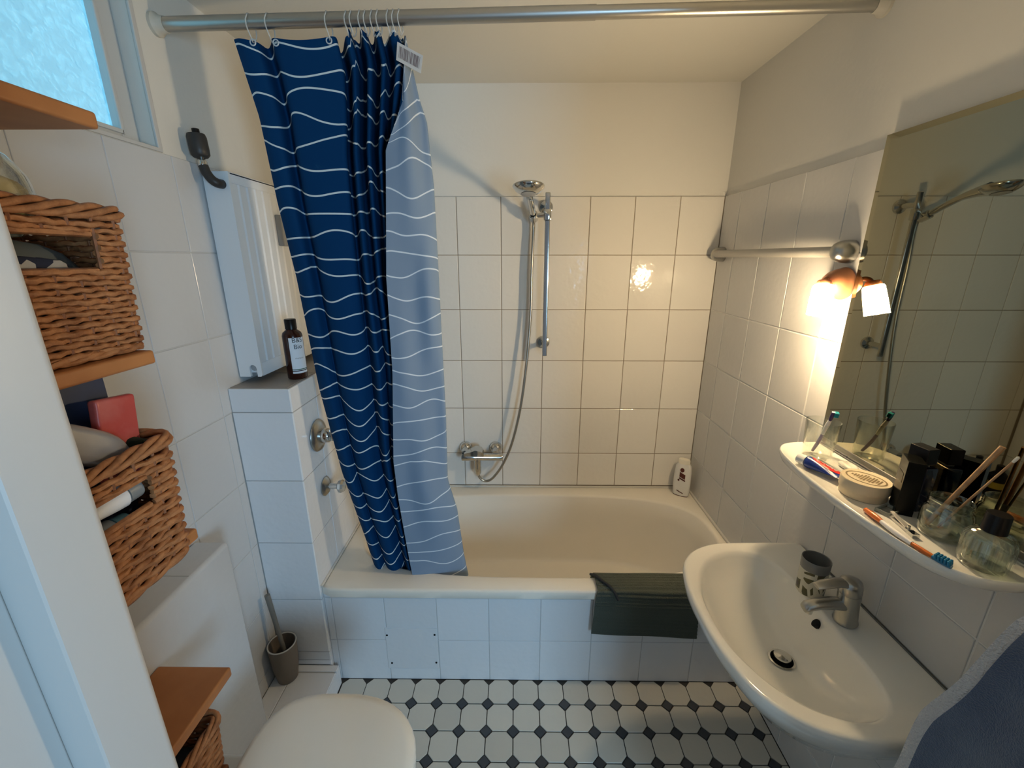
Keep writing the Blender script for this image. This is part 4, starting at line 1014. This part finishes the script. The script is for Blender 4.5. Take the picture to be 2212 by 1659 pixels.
# items on the shelf
gl = thing('drinking_glass', (0.840, 1.090, TOP), 'clear drinking glass holding a toothbrush at the left end of the shelf', 'glass')
mb = MB(); mb.lathe([(.001, 0), (.033, 0), (.035, .004), (.041, .108), (.0405, .1095), (.0392, .1085), (.0332, .010), (.030, .0075), (.001, .0075)], (0.842, 1.092, TOP), (0, 0, 1), 40); part('tumbler', mb, glass, gl, 50)
def brush(name, P_, hmat, bands, bmat, label, up_):
    """toothbrush along a polyline: P_ from handle end to head tip"""
    o = thing(name, tuple(P_[0]), label, 'toothbrush')
    pth = crom(P_, 8); n_ = len(pth); up_ = Vector(up_)
    for b0, b1, m_, r0 in bands:
        i0, i1 = int(b0 * (n_ - 1)), int(b1 * (n_ - 1)); seg = pth[i0:i1 + 1]
        k_ = MB(); rr = [r0 * (0.75 + .35 * math.sin(PI * (0.12 + .76 * q / max(1, len(seg) - 1)))) for q in range(len(seg))]
        k_.tube(seg, rr, 10); part('handle' if b1 < .8 else 'head', k_, m_, o)
    k_ = MB(); i0 = int(.85 * (n_ - 1)); a_ = pth[i0]; b_ = pth[-1]; ax_ = (b_ - a_).normalized(); sd = ax_.cross(up_).normalized(); u2 = sd.cross(ax_)
    m3 = Matrix((ax_, sd, u2)).transposed(); L0 = (b_ - a_).length
    for q in range(5):
        for s_ in range(3):
            k2 = len(k_.v); k_.box((-L0 * .08, -.0018, -.0055), (L0 * .08, .0018, .0055), .001, 1)
            c_ = a_ + ax_ * (L0 * (.1 + .2 * q)) + sd * (.0038 * (s_ - 1)) + u2 * .0078
            k_.xf(lambda v: c_ + m3 @ v, k2)
    part('bristles', k_, bmat, o); return o
brush('toothbrush', [(0.843, 1.112, TOP + .011), (0.840, 1.092, TOP + .050), (0.838, 1.075, TOP + .096), (0.8365, 1.064, TOP + .124), (0.835, 1.057, TOP + .147)], white_pl,
      [(0, .42, violet_pl, .0042), (.40, .72, white_pl, .0048), (.70, 1.0, M('violet_dark', (0.05, 0.03, 0.12), 0.3), .0042)], teal_pl, 'white and violet toothbrush with turquoise bristles standing in the glass', (0.9, -.3, -.1))
o, body, a_, ax_, side, up = squeeze_tube((0.776, 1.030, TOP + .0165), (0.806, 0.950, TOP + .0165), .0155, tube_blue, white_pl, 'blue and red toothpaste tube with white cap on the ceramic shelf', 'toothpaste_tube')
def on_tube(v, lift=.0008):
    u = v[0] / .0854; r_ = .0155; w_ = r_ * (1 + .28 * u); h_ = max(.0012, r_ * (1 - max(0, u) ** 1.6)); an = PI / 2 - v[1] / r_
    return (a_ + ax_ * v[0] + side * ((w_ + lift) * math.cos(an)) + up * ((h_ + lift) * math.sin(an)))
mb = MB()
grd = []
for i in range(13):
    t_ = i / 12; xx = .006 + .074 * t_; hh = .0125 * math.sqrt(max(0.02, 1 - (2 * t_ - 1) ** 2)); grd.append([tuple(on_tube((xx, -.010 + hh * (2 * q / 8 - 1) + .005))) for q in range(9)])
mb.loft(grd, closed=False); part('red_logo_field', mb, tube_red, body)
part('lettering', text_mb('Colgate', .0165, lambda v: on_tube((.043 + v[0], -.005 + v[1]), .0014)), ink_white, body)
mb = MB(); pillow(mb, (0.880, 1.024, TOP + .0075), (.017, .026, .0075), 2.6); solo('soap_bar', mb, M('soap_white', (0.80, 0.77, 0.68), 0.4), (0.88, 1.024, TOP), 'small white oval soap bar between toothpaste and mirror', 'soap')
tn = thing('round_tin', (0.818, 0.905, TOP), 'round cream coloured tin with printed oval emblem on its lid', 'tin')
tc_ = (0.818, 0.896)
mb = MB(); mb.lathe([(.001, 0), (.044, 0), (.046, .002), (.046, .022), (.001, .022)], (*tc_, TOP), (0, 0, 1), 48); part('can', mb, tin_m, tn)
mb = MB(); mb.lathe([(.047, .018), (.0485, .018), (.0485, .040), (.047, .0425), (.0455, .042), (.001, .0418)], (*tc_, TOP), (0, 0, 1), 48); lid = part('lid', mb, tin_m, tn)
mb = MB(); ra, rb = .040, .030
E1 = Matrix.Translation((*tc_, TOP + .0424)) @ Matrix.Rotation(R(-58), 4, 'Z')
ringp = lambda k, s_: (E1 @ Vector((ra * s_ * math.cos(2 * PI * k / 48), rb * s_ * math.sin(2 * PI * k / 48), 0)))[:]
mb.loft([[ringp(k, 1.0) for k in range(48)], [ringp(k, .91) for k in range(48)]], True, False, False); part('emblem_ring', mb, ink_tan, lid)
mb = MB(); random.seed(5)
for q in range(11):
    x = -.027 + q * .0054; hh = rb * .62 * math.sqrt(max(0, 1 - (x / ra) ** 2)) * (1 if q % 3 else .7)
    if q < 3: hh *= .5
    mb.add([(E1 @ Vector(p_))[:] for p_ in ((x - .0017, -hh, 0), (x + .0017, -hh * .9, 0), (x + .0017, hh * .9, 0), (x - .0017, hh, 0))], [(0, 1, 2, 3)])
part('emblem_print', mb, ink_tan, lid)

KB = Matrix.Rotation(R(-28), 3, 'Z')
def box_at(c_, s_, bev, m3=KB):
    m_ = MB(); m_.box((c_[0] - s_[0] / 2, c_[1] - s_[1] / 2, c_[2] - s_[2] / 2), (c_[0] + s_[0] / 2, c_[1] + s_[1] / 2, c_[2] + s_[2] / 2), bev, 2, m3); return m_
bb = thing('black_box', (0.855, 0.825, TOP), 'tall glossy black carton on the shelf in front of a perfume bottle', 'box')
bc = Vector((0.852, 0.832, TOP + .062)); kbm = Matrix.Rotation(R(60), 3, 'Z')
part('carton', box_at(bc, (.052, .030, .124), .0008, kbm), M('carton_black', (0.005, 0.005, 0.004), 0.22, spec=0.15), bb)
fn_ = kbm @ Vector((0, 1, 0)); sx_ = kbm @ Vector((1, 0, 0))
if fn_.x > 0: fn_ = -fn_
mb = MB(); q0 = bc + fn_ * .0155 + Vector((0, 0, .018))
mb.add([(q0 + sx_ * x + Vector((0, 0, z)))[:] for x, z in ((-.016, -.010), (.016, -.010), (.016, .012), (-.016, .012))], [(0, 1, 2, 3)]); part('label', mb, M('label_olive', (0.028, 0.024, 0.012), 0.4), bb)
pb = thing('perfume_bottle', (0.888, 0.800, TOP), 'dark blue square perfume bottle with black cube cap next to the mirror', 'perfume bottle')
pc = Vector((0.8855, 0.850, TOP)); pm = Matrix.Rotation(R(8), 3, 'Z')
part('flask', box_at(pc + Vector((0, 0, .052)), (.030, .054, .104), .003, pm), perf_blue, pb)
part('cap', box_at(pc + Vector((0, 0, .127)), (.028, .040, .036), .002, pm), black_pl, pb)
part('collar', box_at(pc + Vector((0, 0, .106)), (.018, .022, .008), .002, pm), chrome_worn, pb)
part('label', box_at(pc + Vector((.0157, 0, .060)), (.0006, .030, .036), 0, pm), gold_dk, pb)

gj = thing('glass_jar', (0.862, 0.745, TOP), 'open glass jar with threaded neck holding wooden sticks', 'jar')
jc = (0.858, 0.744)
mb = MB(); mb.lathe([(.001, 0), (.033, 0), (.038, .004), (.0395, .012), (.0395, .050), (.037, .057), (.0335, .061), (.0335, .064), (.0348, .066), (.0335, .068), (.0335, .070), (.0345, .072), (.0333, .075), (.0333, .079), (.0322, .080), (.031, .079), (.031, .060), (.0365, .050), (.0365, .012), (.033, .007), (.001, .007)], (*jc, TOP), (0, 0, 1), 48); part('jar_body', mb, jar_glass, gj, 60)
def stick(name, p0, p1, r_, mat_, label, group, tip=None):
    p0 = Vector(p0); p1 = Vector(p1)
    if tip:
        o = thing(name, tuple(p0), label, 'stick', group); m_ = MB(); m_.cyl(p0, p1, r_, r_, 10); part('shaft', m_, mat_, o)
        m_ = MB(); ax2 = (p1 - p0).normalized(); m_.lathe([(.0002, -.004), (.0022, -.002), (.0028, .004), (.0024, .010), (.0002, .012)], p1, ax2, 10); part('cotton_tip', m_, tip, o)
        return
    m_ = MB(); m_.cyl(p0, p1, r_, r_ * .95, 10); solo(name, m_, mat_, tuple(p0), label, 'stick', group)
stick('wooden_stick', (0.843, 0.762, TOP + .012), (0.884, 0.716, TOP + .206), .0042, bamboo, 'thickest wooden stick leaning out of the glass jar', 'sticks in the glass jar')
stick('wooden_stick', (0.850, 0.766, TOP + .012), (0.8955, 0.722, TOP + .202), .0032, bamboo, 'wooden stick tight behind the thickest one in the glass jar', 'sticks in the glass jar')
stick('cotton_swab', (0.856, 0.752, TOP + .012), (0.890, 0.697, TOP + .186), .0021, bamboo, 'thin wooden cotton swab leaning out of the glass jar', 'sticks in the glass jar', cotton_m)
pg = thing('glass_flacon', (0.85, 0.655, TOP), 'ribbed clear glass bottle with black cap at the near end of the shelf', 'bottle')
fc = (0.846, 0.655)
rg = []
for r_, h_, rib in ((.001, 0, 0), (.030, 0, 0), (.034, .004, .0), (.035, .014, .0006), (.035, .046, .0010), (.034, .056, .0008), (.028, .066, .0004), (.016, .071, 0), (.0125, .073, 0), (.0125, .080, 0)):
    rg.append([(fc[0] + (r_ + rib * math.cos(24 * 2 * PI * j / 96)) * math.cos(2 * PI * j / 96), fc[1] + (r_ + rib * math.cos(24 * 2 * PI * j / 96)) * math.sin(2 * PI * j / 96), TOP + h_) for j in range(96)])
for r_, h_ in ((.0105, .080), (.0105, .072), (.026, .062), (.031, .054), (.0315, .014), (.029, .009), (.001, .009)):
    rg.append([(fc[0] + r_ * math.cos(2 * PI * j / 96), fc[1] + r_ * math.sin(2 * PI * j / 96), TOP + h_) for j in range(96)])
mb = MB(); mb.loft(rg); part('flask', mb, jar_glass, pg, 60)
mb = MB(); mb.lathe([(.001, .0715), (.0175, .0715), (.0165, .104), (.0155, .106), (.001, .106)], (*fc, TOP), (0, 0, 1), 24); part('cap', mb, black_pl, pg)

brush('toothbrush', [(0.767, 0.822, TOP + .006), (0.7635, 0.785, TOP + .008), (0.7625, 0.745, TOP + .007), (0.764, 0.705, TOP + .007), (0.768, 0.672, TOP + .007), (0.776, 0.640, TOP + .007)], orange_pl,
      [(0, .26, orange_pl, .0056), (.25, .62, ink_white, .0052), (.60, .86, orange_pl, .0042), (.84, 1.0, M('head_blue', (0.015, 0.16, 0.30), 0.3), .0046)], blue_pl, 'orange and white toothbrush with blue bristles lying at the shelf edge', (-.3, -.1, 1))
nc = thing('nail_clipper', (0.80, 0.77, TOP), 'silver nail clipper lying beside the orange toothbrush', 'nail clipper')
nA, nB = Vector((0.8065, 0.803, TOP + .004)), Vector((0.7965, 0.738, TOP + .004)); nd = (nB - nA).normalized(); ns = nd.cross(Vector((0, 0, 1)))
def bar(p0, p1, w0, w1, h0, h1):
    m_ = MB(); rg_ = []
    for p_, w_, h_ in ((p0, w0, h0), (p1, w1, h1)):
        rg_.append([(p_ + ns * x * w_ + Vector((0, 0, z * h_)))[:] for x, z in ((-1, -1), (1, -1), (1, 1), (-1, 1))])
    m_.loft(rg_); return m_
chrome_b = M('nickel_bright', (0.72, 0.71, 0.68), 0.35, 0.7)
part('lower_lever', bar(nA + Vector((0, 0, -.001)), nB, .004, .0055, .002, .003), chrome_b, nc)
part('upper_lever', bar(nA + Vector((0, 0, .010)), nA.lerp(nB, .75) + Vector((0, 0, .004)), .0035, .005, .0012, .0014), chrome_b, nc)
mb = MB(); mb.cyl(nA.lerp(nB, .78) + Vector((0, 0, -.004)), nA.lerp(nB, .78) + Vector((0, 0, .010)), .0028, .0028, 12); part('pin', mb, chrome_worn, nc)
part('jaw', bar(nA.lerp(nB, .86), nB + nd * .008, .006, .0065, .0035, .0045), chrome, nc)
cp_ = thing('clear_dish', (0.82, 0.825, TOP), 'small clear plastic dish beside the black carton', 'dish')
DM = Matrix.Rotation(R(22), 3, 'Z'); mb = MB(); dc = Vector((0.8165, 0.8225, TOP + .004))
mb.box((dc.x - .022, dc.y - .014, dc.z - .004), (dc.x + .022, dc.y + .014, dc.z - .002), .0008, 1, DM); part('dish_base', mb, M('smoky_plastic', (0.16, 0.18, 0.16), 0.1, alpha=0.5), cp_)
mb = MB()
for (x0, y0, x1, y1) in ((-.022, -.014, .022, -.012), (-.022, .012, .022, .014), (-.022, -.012, -.020, .012), (.020, -.012, .022, .012)):
    c_ = Vector(((x0 + x1) / 2, (y0 + y1) / 2, .001)); c2 = DM @ c_ + dc
    m_ = box_at(c2, (x1 - x0, y1 - y0, .007), .0005, DM); k = len(mb.v); mb.add(m_.v, m_.f)
part('dish_wall', mb, M('smoky_edge', (0.30, 0.33, 0.30), 0.1, alpha=0.7), cp_)

# ------------------------------------------------------------------ washbasin
BZ = 0.757; BYC = 0.885
ba = thing('washbasin', (XR, BYC, BZ), 'white ceramic washbasin on the right wall below the ceramic shelf', 'washbasin')
hf = [(.90, 1.187), (.80, 1.187), (.732, 1.186), (.660, 1.182), (.600, 1.166), (.546, 1.132), (.506, 1.079), (.484, 1.002), (.476, .94), (.475, .885)]
oc = [(q.x, q.y) for q in crom([(x, y, 0) for x, y in hf], 8)]
oc = [(XR - .002, 1.187)] + oc; oc = oc + [(x, 2 * BYC - y) for x, y in reversed(oc[:-1])]
hi = [(.800, .885), (.799, 1.0), (.790, 1.075), (.765, 1.120), (.720, 1.140), (.665, 1.138), (.605, 1.112), (.555, 1.062), (.521, .992), (.509, .94), (.506, .885)]
ic = [(q.x, q.y) for q in crom([(x, y, 0) for x, y in hi], 8)]; ic = ic + [(x, 2 * BYC - y) for x, y in reversed(ic[1:-1])]
cc = (0.69, BYC); NR = 160
ro = radial(oc, cc, NR); ri = radial(ic, cc, NR)
dr = Vector((0.705, 0.878)); DZ = BZ - 0.135
def mixring(k, z, rmin=.030):
    """from the inner lip (k=0) towards the drain (k=1)"""
    out = []
    for j in range(NR):
        th_ = 2 * PI * j / NR; p0 = Vector((cc[0] + ri[j] * math.cos(th_), cc[1] + ri[j] * math.sin(th_))); p1 = dr + Vector((math.cos(th_), math.sin(th_))) * rmin
        q = p0.lerp(p1, k); out.append((q.x, q.y, z))
    return out
def oring(ins, z, k=1.0, c2=None):
    out = []
    for j in range(NR):
        th_ = 2 * PI * j / NR; q = Vector((cc[0] + (ro[j] - ins) * math.cos(th_), cc[1] + (ro[j] - ins) * math.sin(th_)))
        if c2: q = Vector(c2) + (q - Vector(c2)) * k
        out.append((min(q.x, XR - .001), q.y, z))
    return out
c2 = (0.86, BYC)
rings = [oring(.0, BZ - .19, .42, c2), oring(0, BZ - .17, .60, c2), oring(0, BZ - .12, .83, c2), oring(.0, BZ - .06, .945, c2), oring(.002, BZ - .025), oring(0, BZ - .012), oring(.002, BZ - .002), oring(.008, BZ + .002), oring(.014, BZ + .001)]
lip = []
for j in range(NR):
    th_ = 2 * PI * j / NR; r_ = max(ri[j] + .006, min(ro[j] - .018, ri[j] + .008)); lip.append((cc[0] + r_ * math.cos(th_), cc[1] + r_ * math.sin(th_), BZ - .002))
rings += [lip, mixring(0.0, BZ - .006), mixring(.03, BZ - .016)]
for k in range(1, 12):
    u = k / 11; rings.append(mixring(.03 + .97 * u ** 1.25, BZ - .016 - (.119) * (1 - (1 - u) ** 1.9)))
mb = MB(); mb.loft(rings, True, True, False); part('basin_body', mb, ceramic, ba, 60)
mb = MB(); mb.lathe([(.031, .001), (.032, .003), (.027, .0035), (.024, -.004), (.024, -.03)], (dr.x, dr.y, DZ), (0, 0, 1), 32, False, True); dn = part('drain_ring', mb, chrome, ba)
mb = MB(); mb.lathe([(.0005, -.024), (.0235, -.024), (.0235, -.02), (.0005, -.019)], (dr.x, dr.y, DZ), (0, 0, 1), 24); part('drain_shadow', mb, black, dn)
mb = MB(); mb.lathe([(.0005, .012), (.012, .0115), (.0205, .008), (.021, .004), (.018, .001), (.0005, .0)], (dr.x + .003, dr.y + .004, DZ + .001), (.12, .1, 1), 28); part('drain_plug', mb, chrome, dn)
# overflow hole on the rear slope
mb = MB(); ofc = Vector((0.7865, 0.898, BZ - .032)); ofn = Vector((-1.0, .0, .85)).normalized()
mb.lathe([(.0005, .001), (.008, .001), (.0095, .0), (.0095, -.012)], (0, 0, 0), (0, 0, 1), 20, True, False)
qo = Vector((0, 0, 1)).rotation_difference(ofn); mb.xf(lambda v: ofc + qo @ Vector((v.x * 1.25, v.y * .9, v.z))); part('overflow_hole', mb, black, ba)
mb = MB(); mb.tube([(XR - .001, .59, BZ + .002), (XR - .001, 1.10, BZ + .002)], .0018, 6); part('sealant', mb, M('dark_joint', (0.10, 0.095, 0.08), 0.8), ba)

# tap on the basin
ft = thing('basin_tap', (0.838, 0.875, BZ), 'chrome single-lever mixer tap on the washbasin', 'tap')
fX, fY = 0.838, 0.873
mb = MB(); mb.lathe([(.001, 0), (.0255, 0), (.027, .004), (.025, .010), (.0235, .05), (.0245, .075), (.024, .088), (.001, .090)], (fX, fY, BZ + .001), (-.08, 0, 1), 28); part('body', mb, chrome_worn, ft, 50)
def sect(cx_, cy_, cz_, w_, h_, n_=16):
    return [(cx_, cy_ + w_ * math.cos(2 * PI * j / n_), cz_ + h_ * math.sin(2 * PI * j / n_)) for j in range(n_)]
mb = MB(); mb.loft([sect(fX - .005, fY, BZ + .052, .019, .016), sect(fX - .04, fY, BZ + .056, .0175, .014), sect(fX - .08, fY, BZ + .053, .0165, .012), sect(fX - .105, fY, BZ + .046, .0155, .011), sect(fX - .112, fY, BZ + .040, .013, .007)]); part('spout', mb, chrome_worn, ft, 60)
mb = MB(); mb.cyl((fX - .098, fY, BZ + .040), (fX - .100, fY, BZ + .028), .010, .010, 18); part('aerator', mb, chrome, ft)
mb = MB(); mb.lathe([(.0245, 0), (.0255, .004), (.0255, .022), (.023, .032), (.012, .038), (.001, .039)], (fX - .008, fY, BZ + .090), (-.10, 0, 1), 28); lv = MB()
mb.loft([sect(fX - .012, fY, BZ + .115, .018, .010), sect(fX - .045, fY, BZ + .118, .016, .007), sect(fX - .080, fY, BZ + .112, .0155, .0055), sect(fX - .095, fY, BZ + .107, .012, .004)]); part('lever', mb, chrome_worn, ft, 50)

cu = thing('patterned_cup', (0.818, 0.975, BZ), 'cup with brown leaf pattern beside the basin tap', 'cup')
cuc = (0.814, 0.974)
mb = MB(); mb.lathe([(.001, 0), (.030, 0), (.033, .004), (.034, .03), (.034, .078)], (*cuc, BZ), (0, 0, 1), 32, True, False); part('lower_body', mb, leaf_m, cu)
mb = MB(); mb.lathe([(.034, .078), (.0345, .106), (.0335, .1075), (.032, .106), (.031, .03), (.001, .01)], (*cuc, BZ), (0, 0, 1), 32, False, True); part('upper_body', mb, M('cup_smoke', (0.20, 0.19, 0.17), 0.3), cu)

# waste pipe below the basin
tp = thing('basin_trap', (0.80, 0.88, .4), 'chrome bottle trap below the washbasin', 'pipe')
mb = MB(); mb.cyl((dr.x + .06, dr.y, BZ - .19), (dr.x + .06, dr.y, BZ - .30), .016, .016, 16); mb.tube([(dr.x + .06, dr.y, BZ - .27), (XR - .002, dr.y, BZ - .27)], .016, 14); part('pipe', mb, chrome, tp)
mb = MB(); mb.lathe([(.001, 0), (.028, .002), (.030, .01), (.030, .08), (.020, .09), (.001, .09)], (dr.x + .06, dr.y, BZ - .37), (0, 0, 1), 24); part('bottle', mb, chrome, tp)
mb = MB(); mb.lathe([(.017, 0), (.034, .002), (.030, .012), (.017, .014)], (XR - .0005, dr.y, BZ - .27), (-1, 0, 0), 24); part('rosette', mb, chrome, tp)

# ------------------------------------------------------------------ towel at the right edge
tw = thing('hand_towel', (0.86, 0.40, 1.36), 'blue terry towel with pale woven border hanging at the right edge', 'towel')
FE = [(1.44, .835, .395), (1.30, .775, .425), (1.163, .705, .476), (1.054, .702, .506), (.905, .700, .538), (.748, .698, .554), (.60, .70, .562), (.50, .70, .564)]
NE = [(1.44, .85, .375), (1.30, .83, .37), (1.163, .78, .371), (1.054, .76, .371), (.905, .75, .371), (.748, .74, .371), (.60, .74, .371), (.50, .74, .371)]
FEt = sorted(FE); 
def ipl(T, z): return lerp_tab([(a_, x) for a_, x, y in T], z), lerp_tab([(a_, y) for a_, x, y in T], z)
nz, nu = 70, 40; fr = []; bk = []
for k in range(nz + 1):
    z = 1.44 - .94 * k / nz; xf_, yf_ = ipl(FE, z); xn_, yn_ = ipl(NE, z); a_ = []; b_ = []
    for i in range(nu + 1):
        u = i / nu; bul = .020 * math.sin(PI * u) + .010 * math.sin(u * 9 + z * 2) * min(1, (1.44 - z) * 3)
        x = xf_ + (xn_ - xf_) * u - bul; y = yf_ + (yn_ - yf_) * u + .004 * math.sin(z * 23 + u * 4)
        a_.append((x, y, z)); b_.append((x + .012 + .04 * math.sin(PI * u), y + (.002 if u < .5 else -.0), z))
    fr.append(a_); bk.append(b_)
HB = 4
mb = MB(); mb.loft([f[HB:] + list(reversed(b_[HB:])) for f, b_ in zip(fr, bk)]); part('terry', mb, towel_m, tw, 70)
mb = MB(); mb.loft([f[:HB + 1] + list(reversed(b_[:HB + 1])) for f, b_ in zip(fr, bk)]); part('border', mb, hem_m, tw, 70)
mb = MB(); mb.tube(crom([(XR + .001, .385, 1.46), (.88, .385, 1.455), (.845, .385, 1.44), (.830, .385, 1.46), (.828, .385, 1.478)], 5), .006, 10); mb.lathe([(.001, 0), (.022, 0), (.022, .005), (.001, .007)], (XR - .0005, .385, 1.46), (-1, 0, 0), 20)
solo('towel_hook', mb, chrome, (XR, .385, 1.46), 'chrome wall hook holding the blue towel', 'hook')
